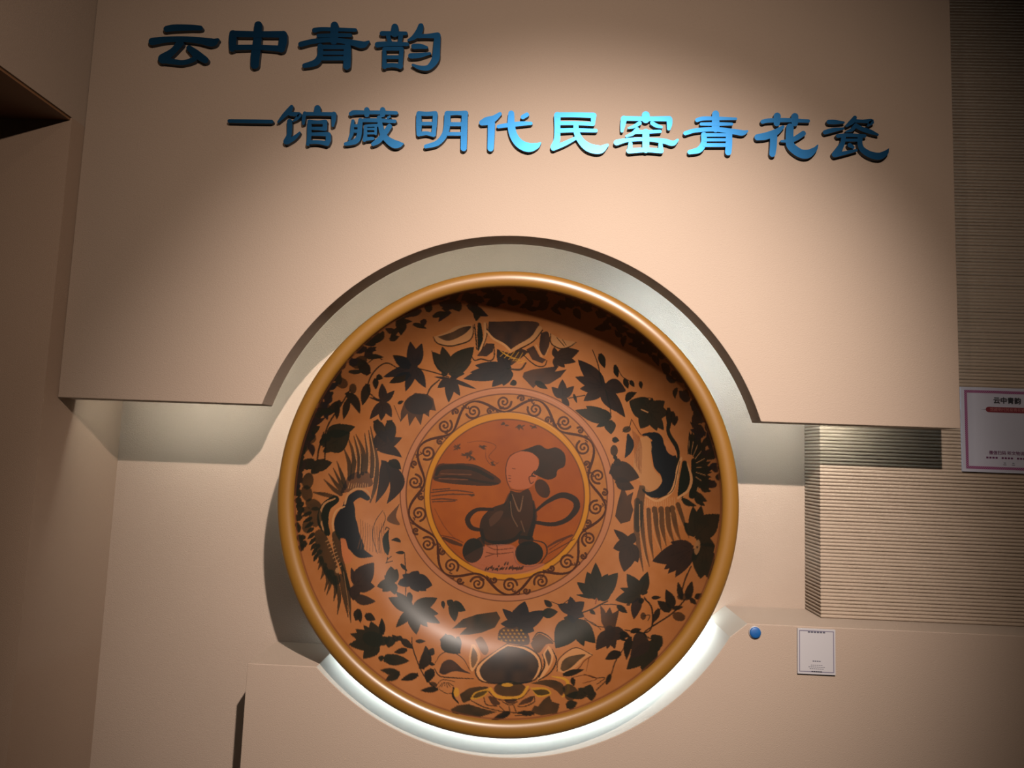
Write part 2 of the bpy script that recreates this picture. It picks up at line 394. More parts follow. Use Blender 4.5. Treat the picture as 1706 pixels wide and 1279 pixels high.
T1, T2, T3, T3H, T4 = (230, 20, 6.3185), (490, 20, 6.3185), (370, 160, 5.503), (460, 160, 14.209), (565, 165, 13.461)
T5, T6, T7, T8 = (670, 165, 6.824), (900, 170, 6.824), (1130, 170, 6.824), (1370, 185, 14.208)
GLYPHS = [
 ('yun meaning cloud', T1, '云', 'dark navy', 0, [
  [(300,178,66),(380,166,72),(560,163,62),(655,168,52)],
  [(150,310,80),(300,290,64),(480,285,60),(650,300,70),(780,320,88),(838,292,36)],
  [(440,330,80),(370,410,70),(262,492,104)],
  [(260,500,76),(370,522,58),(480,532,52),(580,500,56),(620,450,66)],
  [(538,380,60),(610,440,85),(706,505,72)]]),
 ('zhong', T1, '中', 'dark navy', 0, [
  [(1265,138,84),(1255,300,88),(1235,450,95),(1228,555,88)],
  [(998,228,76),(995,310,78),(990,390,58)],
  [(1005,230,70),(1250,235,65),(1515,235,70)],
  [(1528,240,84),(1525,310,88),(1508,388,80)],
  [(1000,375,58),(1250,372,54),(1500,386,66)]]),
 ('qing', T2, '青', 'dark blue', 0, [
  [(425,140,80),(418,300,84)],
  [(214,192,52),(300,180,44),(500,185,40),(645,190,38)],
  [(255,250,40),(420,245,42),(592,245,40)],
  [(72,340,58),(200,310,54),(400,295,50),(600,320,60),(720,345,74),(785,312,24)],
  [(275,360,58),(275,450,60),(230,530,70),(110,566,50)],
  [(562,370,74),(560,480,80),(555,570,78)],
  [(290,370,46),(560,370,46)], [(290,432,40),(560,432,40)], [(290,490,44),(540,490,44)]]),
 ('yun meaning rhyme', T2, '韵', 'blue', 0, [
  [(1060,158,72),(1060,225,80)],
  [(925,225,50),(1060,225,45),(1175,225,40)],
  [(990,260,46),(1008,310,42)], [(1122,255,50),(1114,310,42)],
  [(880,345,62),(1000,335,50),(1190,340,42)],
  [(950,390,42),(950,580,46)], [(1132,390,48),(1118,580,46)],
  [(960,388,42),(1130,388,42)], [(960,477,40),(1120,477,40)], [(950,568,50),(1040,562,46),(1122,572,50)],
  [(1335,150,58),(1315,210,72),(1260,270,52),(1205,300,26)],
  [(1310,255,48),(1400,255,44),(1500,250,64)],
  [(1510,250,66),(1500,400,75),(1488,500,80),(1420,585,60),(1330,590,46),(1250,560,26)],
  [(1262,365,58),(1330,365,54),(1395,377,32)], [(1230,465,58),(1320,460,54),(1430,440,26)]]),
 ('dash', T3, 'dash', 'dark navy', 1, [[(66,228,34),(260,231,36),(454,234,34)]]),
 ('guan', T3H, '馆', 'dark blue', 1, [
  [(365,252,90),(300,350,130),(180,470,104),(45,615,44)],
  [(330,420,96),(480,432,108),(560,440,100),(500,525,86),(400,598,36)],
  [(320,600,124),(320,750,122),(308,920,116),(240,1075,140)],
  [(262,1090,116),(400,1010,108),(510,920,78),(558,862,46)],
  [(980,292,156),(980,385,170)],
  [(680,405,86),(655,520,88),(645,650,66)], [(680,425,96),(980,425,88),(1340,430,92)],
  [(1368,432,124),(1365,560,108),(1345,705,64)],
  [(790,605,96),(790,800,108),(782,1000,100),(752,1140,84)],
  [(800,618,104),(1000,622,86),(1165,618,112)], [(1160,620,108),(1160,775,104)],
  [(800,770,76),(1000,772,82),(1160,782,100)], [(800,908,76),(1000,905,86),(1220,908,104)],
  [(1240,920,124),(1240,1040,124),(1208,1130,114)], [(790,1098,96),(1000,1095,92),(1208,1130,114)]]),
 ('cang', T4, '藏', 'blue', 1, [
  [(262,330,94),(340,300,108),(600,300,88),(900,300,88),(1280,310,82)],
  [(620,240,120),(620,350,116)], [(975,240,120),(975,350,116)],
  [(310,490,76),(295,600,78),(285,760,86),(230,900,66)],
  [(480,475,104),(465,650,106),(450,800,108),(390,930,130),(250,985,104),(145,1008,80)],
  [(290,600,70),(460,600,70)], [(290,722,76),(450,722,76)],
  [(540,480,86),(850,480,92),(1250,502,80)],
  [(592,620,76),(590,800,86),(572,920,86)],
  [(600,602,56),(860,592,62)], [(600,676,52),(780,676,52)], [(600,772,50),(780,772,50)],
  [(590,902,84),(760,890,74)], [(822,605,62),(822,785,62)],
  [(900,425,106),(930,600,108),(980,780,120),(1080,910,148),(1230,1010,186),(1360,1022,140),(1436,1005,36)],
  [(1132,620,116),(1060,730,118),(960,860,128),(860,960,126),(760,1018,84)],
  [(1092,430,56),(1138,402,56)]]),
 ('ming', T5, '明', 'bright blue', 1, [
  [(190,168,60),(190,300,62),(190,400,54)], [(376,168,56),(368,300,52),(356,405,54)],
  [(190,163,54),(280,168,50),(376,163,54)], [(195,280,42),(370,280,42)], [(192,398,52),(280,390,44),(356,408,46)],
  [(515,168,68),(510,300,72),(480,410,68),(400,500,62),(270,540,46)],
  [(520,163,56),(620,160,46),(722,163,60)], [(712,170,68),(705,350,72),(700,560,68)],
  [(530,287,46),(700,287,46)], [(520,397,42),(690,397,42)]]),
 ('dai', T5, '代', 'light blue', 1, [
  [(1112,168,42),(1040,222,74),(960,250,92),(908,268,66)],
  [(1015,275,82),(1012,400,78),(1005,560,70)],
  [(1095,312,42),(1200,296,50),(1350,280,52),(1465,276,36)],
  [(1240,165,68),(1240,300,84),(1270,420,90),(1340,510,100),(1440,550,104),(1530,530,66),(1572,498,16)],
  [(1372,205,50),(1418,178,50)]]),
 ('min', T6, '民', 'pale silvery blue', 1, [
  [(195,150,76),(195,300,66),(190,430,72),(155,512,76)],
  [(190,145,56),(400,145,56),(608,152,62)], [(606,165,60),(600,248,44)],
  [(220,240,46),(400,240,46),(600,250,44)], [(210,325,52),(400,320,46),(632,325,40)],
  [(150,525,56),(280,472,52),(400,412,38)],
  [(405,255,56),(415,350,66),(470,450,78),(560,520,98),(680,540,92),(762,490,34)]]),
 ('yao', T6, '窑', 'pale silvery blue', 1, [
  [(1200,148,88),(1200,192,92)],
  [(952,190,70),(940,260,56),(930,328,34)], [(952,185,52),(1200,190,52),(1468,190,60)],
  [(1470,200,66),(1470,250,62),(1462,302,42)],
  [(1130,240,46),(1060,280,38),(1005,296,22)], [(1272,240,46),(1320,268,46),(1378,285,30)],
  [(1102,310,46),(1050,360,42),(980,390,26)], [(1080,340,46),(1200,340,42),(1362,335,36)],
  [(1200,345,78),(1200,540,78)],
  [(868,462,64),(1000,432,46),(1200,425,42),(1400,445,58),(1506,470,58),(1562,432,26)],
  [(1025,475,46),(1020,540,56)], [(1010,556,60),(1200,546,52),(1374,556,56)], [(1366,482,46),(1370,545,56)]]),
 ('qing', T7, '青', 'light blue', 1, [
  [(425,135,80),(425,300,88)],
  [(215,205,46),(280,187,46),(450,186,42),(655,190,30)], [(260,250,36),(430,250,42),(608,250,34)],
  [(80,355,46),(200,322,48),(420,310,52),(620,335,62),(730,350,62),(785,330,22)],
  [(290,372,62),(290,460,64),(240,540,70),(130,570,50)], [(577,372,72),(575,480,74),(568,570,72)],
  [(300,375,40),(570,375,40)], [(300,430,36),(550,430,36)], [(300,490,42),(550,490,42)]]),
 ('hua', T7, '花', 'bright blue', 1, [
  [(958,224,46),(1020,210,48),(1230,205,48),(1478,215,40)],
  [(1125,160,82),(1120,240,70)], [(1325,165,82),(1325,240,70)],
  [(1190,282,36),(1110,342,72),(1000,385,82),(902,400,72)], [(1085,395,82),(1080,500,78),(1070,588,72)],
  [(1270,285,82),(1265,400,88),(1280,500,94),(1380,580,98),(1470,590,98),(1550,540,56),(1584,492,16)],
  [(1420,358,60),(1340,410,58),(1270,440,46),(1172,446,26)]]),
 ('ci', T8, '瓷', 'blue', 1, [
  [(152,256,104),(300,260,108),(505,268,52)], [(64,500,104),(250,450,108),(495,412,52)],
  [(770,155,96),(700,250,118),(572,350,62)],
  [(780,232,86),(950,242,78),(1165,250,124),(1082,342,52)],
  [(790,332,86),(700,440,88),(565,488,44)], [(800,352,104),(950,430,108),(1130,490,106),(1308,560,52)],
  [(364,590,92),(600,572,86),(1000,590,84)],
  [(500,605,106),(480,750,108),(400,900,146),(292,1028,140)], [(500,690,64),(880,690,74)],
  [(310,1042,104),(550,990,86),(800,930,62)],
  [(890,645,116),(890,800,118),(960,930,138),(1150,1040,158),(1350,1070,168),(1500,990,120),(1563,900,24)],
  [(642,812,104),(718,858,80)]]),
]
for key, (ox, oy, sc), ch, tone, line, st in GLYPHS:
    where = ('upper', 'lower')[line]
    if ch == 'dash':
        lb = 'dark navy raised dash that opens the lower title line'
    else:
        lb = f'{tone} raised metallic character {key} ({ch}) in the {where} title line'
    letter('sign_dash' if ch == 'dash' else 'sign_character', ox, oy, sc, st, lb,
           f'raised characters of the {where} title line')

# ------------------------------------------------------------------ the painted dish
DC = np.array([-0.0597, Y_RIM, 1.4049])
R_OUT, R_IN, D_BOWL, BOWL_N = 0.5013, 0.4656, 0.192, 8.0
SHIFT = np.array((-0.0085, 0.0085))     # the painted rings sit a touch off the bowl's axis


def bowl_depth(r):
    return 0.012 + (D_BOWL-0.012)*(1-np.clip(r/R_IN, 0, 1)**BOWL_N)


# ---- the painting, worked out on a grid of the bowl's surface
PX0, PY0, PS = 455, 440, 2
CW, CH = 785*PS, 805*PS
rng = np.random.default_rng(11)


def smooth_noise(n, seed):
    g = np.random.default_rng(seed).random((n+1, n+1))
    yy = np.linspace(0, n-1e-6, CH); xx = np.linspace(0, n-1e-6, CW)
    yi, xi = yy.astype(int), xx.astype(int)
    fy, fx = (yy-yi)[:, None], (xx-xi)[None, :]
    fy, fx = fy*fy*(3-2*fy), fx*fx*(3-2*fx)
    return (g[yi][:, xi]*(1-fy)*(1-fx)+g[yi][:, xi+1]*(1-fy)*fx+g[yi+1][:, xi]*fy*(1-fx)+g[yi+1][:, xi+1]*fy*fx)


NZ1, NZ2, NZ3 = smooth_noise(14, 1), smooth_noise(60, 2), smooth_noise(160, 3)
GX = PX0+(np.arange(CW)+0.5)/PS
GY = PY0+(np.arange(CH)+0.5)/PS
MX, MY = np.meshgrid(GX, GY)
art = np.zeros((CH, CW, 3))


def ring_r(cx, cy, ry=1.0):
    return np.hypot(MX-cx, (MY-cy)*ry)


def put(mask, color, alpha=1.0):
    a = (mask*alpha)[..., None]
    art[:] = art*(1-a)+np.asarray(color)*a


C_GROUND, C_GROUND2 = np.array((0.47, 0.185, 0.066)), np.array((0.38, 0.128, 0.032))
t = np.clip(0.55*NZ1+0.35*NZ2+0.1*NZ3, 0, 1)[..., None]
art[:] = C_GROUND*(1-t)+C_GROUND2*t
r_out = ring_r(844.8, 823.2); r_bo = ring_r(844.2, 823.6); r_bi = ring_r(844.8, 826.0, 0.985); r_in = ring_r(845.0, 827.0)
INK = np.array((0.011, 0.012, 0.009)); RED = np.array((0.085, 0.022, 0.008))
put((r_out < 178)*1.0, (0.43, 0.165, 0.075), 0.85)
tb = (0.5*NZ2+0.5*NZ3)[..., None]
m_ = (r_bo < 167.5)[..., None]
art[:] = np.where(m_, np.array((0.44, 0.165, 0.035))*(1-tb)+np.array((0.36, 0.12, 0.028))*tb, art)
put((r_bi < 138)*1.0, (0.52, 0.20, 0.012))
tm = np.clip(0.6*NZ1+0.4*NZ2, 0, 1)[..., None]
m_ = (r_in < 128.7)[..., None]
art[:] = np.where(m_, np.array((0.35, 0.082, 0.008))*(1-tm)+np.array((0.26, 0.052, 0.007))*tm, art)
for rr_, rad, wd in ((r_out, 178, 0.9), (r_bo, 167.5, 1.2), (r_bi, 138, 1.2), (r_in, 128.7, 1.1)):
    put(np.clip(1.4-np.abs(rr_-rad)/wd, 0, 1), RED, 0.85)


def fill(poly, color, alpha=1.0, wash=0.0, many=False):
    """paint one closed outline, or several as one shape, given in photograph pixels (non-zero winding)"""
    polys = [np.asarray(p, float) for p in (poly if many else [poly])]
    allp = np.vstack(polys)
    x0 = int(max(0, (allp[:, 0].min()-PX0)*PS-1)); x1 = int(min(CW, (allp[:, 0].max()-PX0)*PS+2))
    y0 = int(max(0, (allp[:, 1].min()-PY0)*PS-1)); y1 = int(min(CH, (allp[:, 1].max()-PY0)*PS+2))
    if x1 <= x0 or y1 <= y0:
        return
    gx, gy = GX[x0:x1], GY[y0:y1]
    ins = np.zeros((y1-y0, x1-x0), bool)
    for P in polys:
        wn = np.zeros((y1-y0, x1-x0), np.int16)
        Q = np.roll(P, -1, axis=0)
        for (ax, ay), (bx, by) in zip(P, Q):
            if ay == by: continue
            lo, hi = (ay, by) if ay < by else (by, ay)
            r0_, r1_ = np.searchsorted(gy, lo), np.searchsorted(gy, hi)
            if r1_ <= r0_: continue
            xi = ax+(gy[r0_:r1_]-ay)*(bx-ax)/(by-ay)
            wn[r0_:r1_] += np.where(gx[None, :] < xi[:, None], 1 if by > ay else -1, 0).astype(np.int16)
        ins |= wn != 0
    k = ins*alpha
    if wash:
        nz = 0.5*NZ2[y0:y1, x0:x1]+0.5*NZ1[y0:y1, x0:x1]
        k = k*(1-wash*nz)
    sub = art[y0:y1, x0:x1]
    art[y0:y1, x0:x1] = sub*(1-k[..., None])+np.asarray(color)*k[..., None]


class Tile:
    def __init__(self, ox, oy, s=6.395):
        self.o, self.s = (ox, oy), s
    def p(self, pts):
        return [(self.o[0]+q[0]/self.s, self.o[1]+q[1]/self.s) for q in pts]
    def poly(self, pts, color=INK, alpha=1.0, wash=0.2, smooth=True):
        P = self.p(pts)
        if smooth:
            Q = catmull([(x, y, 1) for x, y in P+[P[0]]], 1.5)[:, :2]
            P = Q
        fill(P, color, alpha, wash)
    def line(self, pts, color=INK, alpha=1.0, wash=0.0):
        P = [(self.o[0]+x/self.s, self.o[1]+y/self.s, w/self.s) for x, y, w in pts]
        fill(stroke_outline(P, 1.5)[0], color, alpha, wash)
    def thin(self, pts, w=12, color=INK, alpha=0.9):
        n = len(pts)
        self.line([(x, y, w*(0.55+0.45*math.sin(math.pi*(i+0.5)/n))) for i, (x, y) in enumerate(pts)], color, alpha)
    def lobe_poly(self, base, tip, w, bend=0.0):
        b, t_ = np.array(base, float), np.array(tip, float)
        d = t_-b; L_ = np.hypot(*d); nrm = np.array((-d[1], d[0]))/max(L_, 1e-6)
        u = np.linspace(0, 1, 14)
        c = b+np.outer(u, d)+np.outer(bend*L_*np.sin(math.pi*u), nrm)
        hw = 0.5*w*np.clip(np.sin(math.pi*u**0.72), 0, 1)**0.85
        hw[0] = 0.25*w
        return self.p(list(c+nrm*hw[:, None])+list((c-nrm*hw[:, None])[::-1]))
    def lobe(self, base, tip, w, bend=0.0, color=INK, alpha=1.0, wash=0.04):
        fill(self.lobe_poly(base, tip, w*1.1, bend), color, alpha, wash)
    def leaf(self, base, tips, tone=0):
        col = LEAF[tone % len(LEAF)]
        fill([self.lobe_poly(base, tp[:2], 1.12*(tp[2] if len(tp) > 2 else 66), tp[3] if len(tp) > 3 else 0.0) for tp in tips],
             col, 1.0, 0.05, many=True)
        for tp in tips:            # brush vein
            b = np.array(base, float); e = np.array(tp[:2], float)
            self.thin([tuple(b+(e-b)*0.12), tuple(b+(e-b)*0.55)], 5, col*0.4, 0.5)
    def blob(self, cx, cy, rx, ry, rot=0, color=INK, alpha=0.95, wash=0.2):
        a = np.linspace(0, 2*math.pi, 26)[:-1]
        x, y = rx*np.cos(a), ry*np.sin(a); c, s = math.cos(rot), math.sin(rot)
        fill(self.p(list(zip(cx+x*c-y*s, cy+x*s+y*c))), color, alpha, wash)


LEAF = [np.array(c) for c in ((0.015, 0.017, 0.012), (0.019, 0.015, 0.014), (0.011, 0.016, 0.011),
                              (0.026, 0.018, 0.014), (0.013, 0.015, 0.017))]
LIT = np.array((0.40, 0.19, 0.075)); GOLD = np.array((0.55, 0.26, 0.03))

# upper left
A = Tile(480, 530)
A.leaf((1015, 890), [(1000, 690, 84), (1135, 770), (1105, 1055, 84), (990, 1095, 84), (868, 1078, 80), (860, 840, 26)], 1)
A.leaf((420, 1230), [(715, 1155, 130), (560, 1120, 80), (380, 1330, 90)], 2)
A.lobe((1300, 520), (1115, 395), 110); A.lobe((1300, 590), (1075, 690), 90)
A.lobe((850, 700), (790, 930), 90); A.lobe((620, 790), (765, 1020), 90, -0.1); A.lobe((640, 860), (590, 1080), 70)
A.lobe((560, 880), (380, 1060), 80); A.lobe((520, 900), (520, 1080), 60); A.lobe((940, 620), (1010, 640), 60)
A.lobe((930, 640), (935, 760), 60); A.lobe((930, 1085), (1050, 1330), 110); A.lobe((1080, 1085), (1110, 1330), 110)
A.blob(570, 690, 70, 55, 0.5); A.blob(760, 470, 90, 60, -0.6); A.blob(690, 750, 40, 55); A.blob(270, 1060, 60, 110, 0.4)
A.blob(380, 950, 70, 60); A.lobe((860, 600), (740, 420), 110); A.lobe((1170, 910), (1230, 880), 34)
A.thin([(1190, 545), (1040, 478), (900, 590), (850, 760), (960, 880)], 16)
A.thin([(660, 760), (560, 930), (430, 1130), (370, 1330)], 18); A.thin([(1130, 930), (1200, 1100)], 8)
A.thin([(1000, 440), (940, 410), (860, 470)], 14)
# above the medallion
B = Tile(660, 520)
B.leaf((190, 580), [(150, 310, 110), (275, 330, 110), (-20, 490, 110), (-140, 690, 90), (100, 845, 90), (315, 805, 100), (230, 590, 120)], 4)
B.leaf((560, 640), [(385, 420, 130), (490, 362, 120), (830, 368, 190), (805, 522, 130), (730, 655, 90), (480, 600, 120)], 0)
B.leaf((575, 710), [(440, 805, 80), (560, 962, 90), (650, 770, 70), (680, 890, 80), (400, 688, 26), (670, 680, 50), (860, 820, 40)], 1)
B.leaf((1200, 610), [(1075, 390, 120), (838, 565, 120), (785, 640, 110), (715, 710, 140), (1020, 795, 120), (1140, 785, 110), (1180, 740, 100)], 4)
B.poly([(330, 870), (200, 860), (90, 950), (50, 1060), (45, 1170), (120, 1080), (140, 1215), (205, 1110), (262, 1205), (290, 1075), (350, 1115), (355, 1040), (425, 1050), (395, 920)], LEAF[1], smooth=False)
B.blob(240, 980, 150, 110, 0, LEAF[1])
B.thin([(330, 880), (370, 800), (460, 720)], 18); B.thin([(240, 600), (400, 640), (560, 690)], 14); B.thin([(380, 410), (420, 560), (540, 670)], 12)
B.poly([(400, 262), (450, 330), (560, 358), (650, 348), (770, 305), (815, 235), (800, 140), (640, 150), (540, 210)], LIT*1.15, 0.9, 0)
B.poly([(440, 262), (520, 300), (600, 295), (730, 230), (800, 150), (690, 165), (590, 215)], LEAF[3])
B.thin([(395, 265), (440, 330), (560, 360), (660, 345), (775, 305), (820, 235), (820, 140)], 16)
B.line([(835, 130, 12), (850, 280, 14), (858, 395, 10)]); B.line([(885, 130, 40), (895, 280, 60), (880, 400, 24)], LEAF[0])
B.line([(945, 120, 26), (945, 260, 22), (890, 410, 16)], LIT*1.3); B.line([(965, 120, 10), (965, 250, 10), (905, 420, 8)])
B.poly([(985, 100), (985, 230), (1060, 290), (1150, 340), (1222, 400), (1330, 350), (1440, 280), (1500, 190), (1480, 100)], LEAF[4])
B.line([(965, 200, 20), (1035, 280, 22), (1150, 345, 24), (1222, 412, 26)], LIT*1.35)
B.line([(1222, 412, 26), (1300, 365, 36), (1450, 280, 46), (1530, 170, 50)], LIT*1.15)
B.line([(1225, 440, 12), (1310, 395, 12), (1460, 310, 12), (1560, 190, 12)])
B.poly([(960, 330), (1045, 335), (1030, 420), (965, 470), (860, 465)], LEAF[4], smooth=False)
B.thin([(800, 460), (835, 512), (905, 498), (1000, 517), (1045, 470), (1040, 340)], 16)
B.poly([(1090, 400), (1225, 570), (1420, 420), (1330, 385), (1222, 440)], LEAF[1], smooth=False)
for i in range(6):
    B.thin([(1110+i*38, 410+i*27), (1190+i*38, 470+i*10)], 9, GOLD, 0.8); B.thin([(1110+i*45, 470+i*16), (1180+i*42, 400+i*8)], 8, GOLD, 0.7)
Cc = Tile(840, 520)
Cc.poly([(390, 220), (465, 210), (485, 320), (430, 460), (375, 380)], LEAF[4]); Cc.thin([(480, 215), (495, 320), (440, 460)], 12, LIT*1.2)
Cc.poly([(235, 395), (315, 355), (380, 475), (450, 505), (405, 545), (300, 505)], LEAF[4], smooth=False)
Cc.thin([(210, 460), (290, 535), (360, 575), (430, 570), (455, 515)], 14); Cc.thin([(340, 350), (400, 470)], 20, LIT*1.2)
Cc.poly([(500, 230), (620, 290), (760, 320), (700, 370), (600, 385), (520, 350)], LIT*1.2, 0.9, 0)
Cc.thin([(495, 230), (500, 330), (600, 388), (700, 365), (765, 320)], 14); Cc.thin([(560, 270), (640, 360)], 10); Cc.thin([(620, 290), (660, 350)], 8)
Cc.poly([(195, 690), (210, 640), (300, 610), (440, 590), (585, 572), (540, 632), (665, 608), (600, 690), (480, 765), (340, 775), (310, 810), (270, 770)], LEAF[4], smooth=False)
Cc.lobe((330, 740), (465, 818), 60); Cc.lobe((130, 740), (60, 770), 60); Cc.thin([(30, 600), (170, 610), (230, 540)], 22)
Cc.leaf((620, 910), [(505, 795, 80), (620, 715, 90), (745, 785, 80), (695, 1000, 60), (640, 820, 120)], 1)
Cc.leaf((550, 480), [(800, 408, 130), (765, 530, 90), (645, 590, 80), (548, 600, 60), (530, 370, 60)], 3)
Cc.leaf((1060, 800), [(785, 505, 150), (755, 688, 110), (805, 815, 110), (845, 945, 120), (1300, 840, 150, -0.12), (1195, 1060, 150), (1290, 1120, 120)], 1)
Cc.leaf((1120, 1150), [(755, 1043, 130), (870, 998, 120), (1030, 1025, 90), (980, 1225, 60), (1140, 1300, 110)], 0)
Cc.thin([(940, 400), (1000, 560), (1040, 780)], 12); Cc.thin([(1080, 830), (1125, 1000), (1140, 1120)], 12); Cc.thin([(690, 915), (860, 885)], 14)
Cc.lobe((1020, 440), (1072, 598), 70); Cc.lobe((1180, 560), (1210, 690), 50); Cc.lobe((740, 870), (775, 970), 30)
# upper right
D = Tile(1020, 560)
D.leaf((400, 800), [(180, 690, 210), (265, 865, 120), (300, 985, 150), (475, 1008, 110), (550, 1000, 110), (600, 820, 150), (560, 690, 130), (425, 655, 90), (300, 650, 110)], 0)
D.thin([(310, 780), (380, 810)], 14, LIT*1.2); D.thin([(300, 655), (430, 665), (380, 715)], 10)
D.lobe((145, 690), (265, 598), 70, -0.15); D.lobe((30, 340), (60, 440), 50); D.lobe((130, 450), (170, 560), 55); D.lobe((190, 470), (235, 540), 45)
D.lobe((300, 480), (310, 560), 40); D.thin([(60, 340), (110, 430), (230, 500)], 9)
D.lobe((600, 760), (610, 1000), 60); D.lobe((645, 800), (650, 950), 50); D.lobe((690, 850), (660, 960), 40)
# left bird
E_ = Tile(480, 720)
for f_ in ([(592, 165, 8), (650, 330, 46), (652, 500, 40)], [(640, 60, 8), (702, 260, 50), (682, 480, 46)], [(700, 40, 8), (760, 260, 50), (752, 470, 44)],
           [(722, 20, 8), (802, 220, 46), (792, 440, 40)], [(815, 10, 8), (850, 250, 42), (832, 420, 36)], [(858, -20, 8), (900, 250, 46), (890, 470, 42)],
           [(878, -60, 8), (942, 300, 46), (930, 560, 46), (875, 745, 16)], [(520, 310, 8), (580, 480, 44), (610, 580, 40)], [(480, 380, 8), (560, 540, 40), (600, 600, 36)],
           [(430, 440, 8), (520, 560, 44), (580, 630, 40)], [(380, 500, 8), (480, 600, 44), (560, 660, 44)], [(270, 640, 14), (380, 660, 44), (500, 690, 40)]):
    E_.line(f_, LEAF[0], 0.95, 0.2)
E_.poly([(630, 480), (700, 430), (790, 420), (860, 430), (900, 560), (760, 600), (620, 640), (560, 640)], LEAF[1], 0.8)
for i in range(9):
    E_.thin([(640+i*26, 600-i*2), (655+i*24, 540+5*(i % 3))], 7, LIT*1.1)
for f_ in ([(720, 60), (770, 250), (765, 440)], [(830, 40), (862, 240), (850, 420)], [(880, 30), (925, 280), (915, 480)], [(690, 120), (730, 300)]):
    E_.thin(f_, 9, LIT*1.25, 0.9)
E_.line([(500, 715, 90), (400, 800, 110), (370, 950, 120), (420, 1075, 60)], LEAF[2])
E_.line([(500, 705, 14), (390, 760, 22), (340, 880, 26), (380, 1060, 14)], LIT)
E_.line([(845, 700, 56), (760, 655, 84), (660, 720, 92), (640, 820, 150), (612, 950, 240), (640, 1080, 240), (720, 1200, 170), (770, 1280, 120), (860, 1312, 44), (900, 1320, 8)], LEAF[4])
E_.line([(880, 700, 10), (840, 625, 20), (730, 600, 22), (640, 660, 22), (605, 760, 20)], LIT*1.1)
E_.line([(600, 790, 14), (510, 840, 20), (475, 960, 20), (490, 1080, 14)], LIT*1.3)
E_.poly([(555, 1130), (610, 1140), (640, 1240), (690, 1330), (640, 1400), (580, 1370), (530, 1240)], (0.45, 0.14, 0.05), 1, 0.1)
for i in range(11):
    x = 770+i*25
    E_.thin([(x, 1010-abs(i-6)*14), (x+4, 1100), (x+(i-4)*7, 1240+i*6)], 7, (0.13, 0.05, 0.02), 0.75)
E_.thin([(1010, 830), (930, 950), (900, 1100), (950, 1290)], 8); E_.thin([(1020, 850), (1035, 930), (970, 1100), (980, 1290)], 8)
E_.lobe((1060, 315), (1050, 765), 150, -0.24, LEAF[1]); E_.lobe((1020, 300), (930, 755), 110, -0.10, LEAF[1]); E_.lobe((1070, 310), (1205, 395), 90, -0.1)
E_.leaf((950, 170), [(915, -150, 0.1), (1140, -60, 130), (1215, 55, 110), (1215, 268, 100, -0.12), (1000, -30, 110)], 1)
E_.leaf((400, 160), [(660, 0, 230), (440, 215, 90), (600, 165, 90), (400, 20, 120)], 2)
E_.leaf((260, 370), [(170, 290, 130), (470, 320, 120), (330, 430, 110), (400, 290, 80)], 0)
E_.poly([(1190, 755), (1060, 905), (1080, 960), (1190, 985), (1150, 890)], LEAF[3], 0.85); E_.line([(1070, 1040, 10), (1040, 1130, 64), (1050, 1240, 66), (1060, 1300, 20)], LEAF[2])
E_.lobe((1200, 1165), (1095, 1150), 40, 0.15); E_.thin([(1035, 1040), (1050, 1010), (1080, 1030)], 12)
for (x, y, rx, ry, ro) in ((210, 520, 60, 90, 0.2), (200, 650, 60, 90, -0.2), (270, 770, 90, 60, 0.4), (290, 900, 70, 110, 0), (180, 140, 50, 90, 0.4), (240, 60, 60, 60, 0), (190, 830, 50, 40, 0), (200, 1000, 50, 70, 0.2)):
    E_.blob(x, y, rx, ry, ro, LEAF[2], 0.93)
for i in range(9):
    E_.lobe((250+8*i, 850+55*i), (140+16*i, 900+60*i), 40, 0, LEAF[2])
E_.thin([(380, 0), (330, 170), (310, 290)], 20); E_.thin([(400, 100), (390, 290)], 20)
for i in range(26):
    yy = -60+i*52; xx = 96+0.00016*(yy-700)**2+rng.uniform(-14, 22)
    E_.lobe((xx+rng.uniform(20, 60), yy+rng.uniform(-30, 30)), (xx-30, yy+rng.uniform(-60, 60)), rng.uniform(50, 90), rng.uniform(-0.1, 0.1), LEAF[2])
Ft = Tile(480, 900)
Ft.line([(340, -60, 120), (390, 120, 170), (450, 300, 160), (500, 420, 120)], LEAF[2], 0.95, 0.15)
for f_ in ([(510, -60, 90), (535, 150, 80), (590, 300, 50), (640, 560, 50), (668, 880, 8)], [(560, 380, 50), (600, 600, 46), (640, 815, 8)], [(500, 400, 60), (545, 600, 44), (525, 790, 8)],
           [(460, 340, 60), (505, 500, 44), (485, 645, 8)], [(430, 330, 50), (450, 450, 40), (412, 580, 8)], [(400, 300, 50), (420, 420, 36), (388, 545, 8)],
           [(390, 260, 50), (375, 350, 34), (345, 415, 8)], [(360, 220, 50), (320, 310, 8)], [(350, 190, 50), (315, 245, 8)], [(340, 120, 50), (275, 188, 8)], [(320, 60, 50), (270, 110, 8)],
           [(560, 250, 40), (610, 400, 50), (650, 520, 40)]):
    Ft.line(f_, LEAF[2], 0.95, 0.15)
for i in range(9):
    Ft.thin([(400+i*16, 10+i*36), (470+i*12, -20+i*36)], 9, LIT)
Ft.blob(525, 320, 22, 30, 0, LIT); Ft.thin([(590, 330), (625, 560), (655, 760)], 7, LIT*0.8, 0.7)
Ft.leaf((720, 480), [(915, 235, 190), (925, 490, 130), (690, 640, 110), (672, 285, 60), (790, 300, 120), (840, 520, 110)], 1)
Ft.lobe((700, 600), (935, 650), 100, 0.06, LEAF[3]); Ft.lobe((755, 730), (720, 860), 80); Ft.lobe((760, 760), (770, 880), 50)
Ft.leaf((1110, 450), [(1095, 275, 120), (1160, 300, 90), (945, 490, 100), (1005, 545, 100), (1140, 580, 80), (1025, 370, 70)], 2)
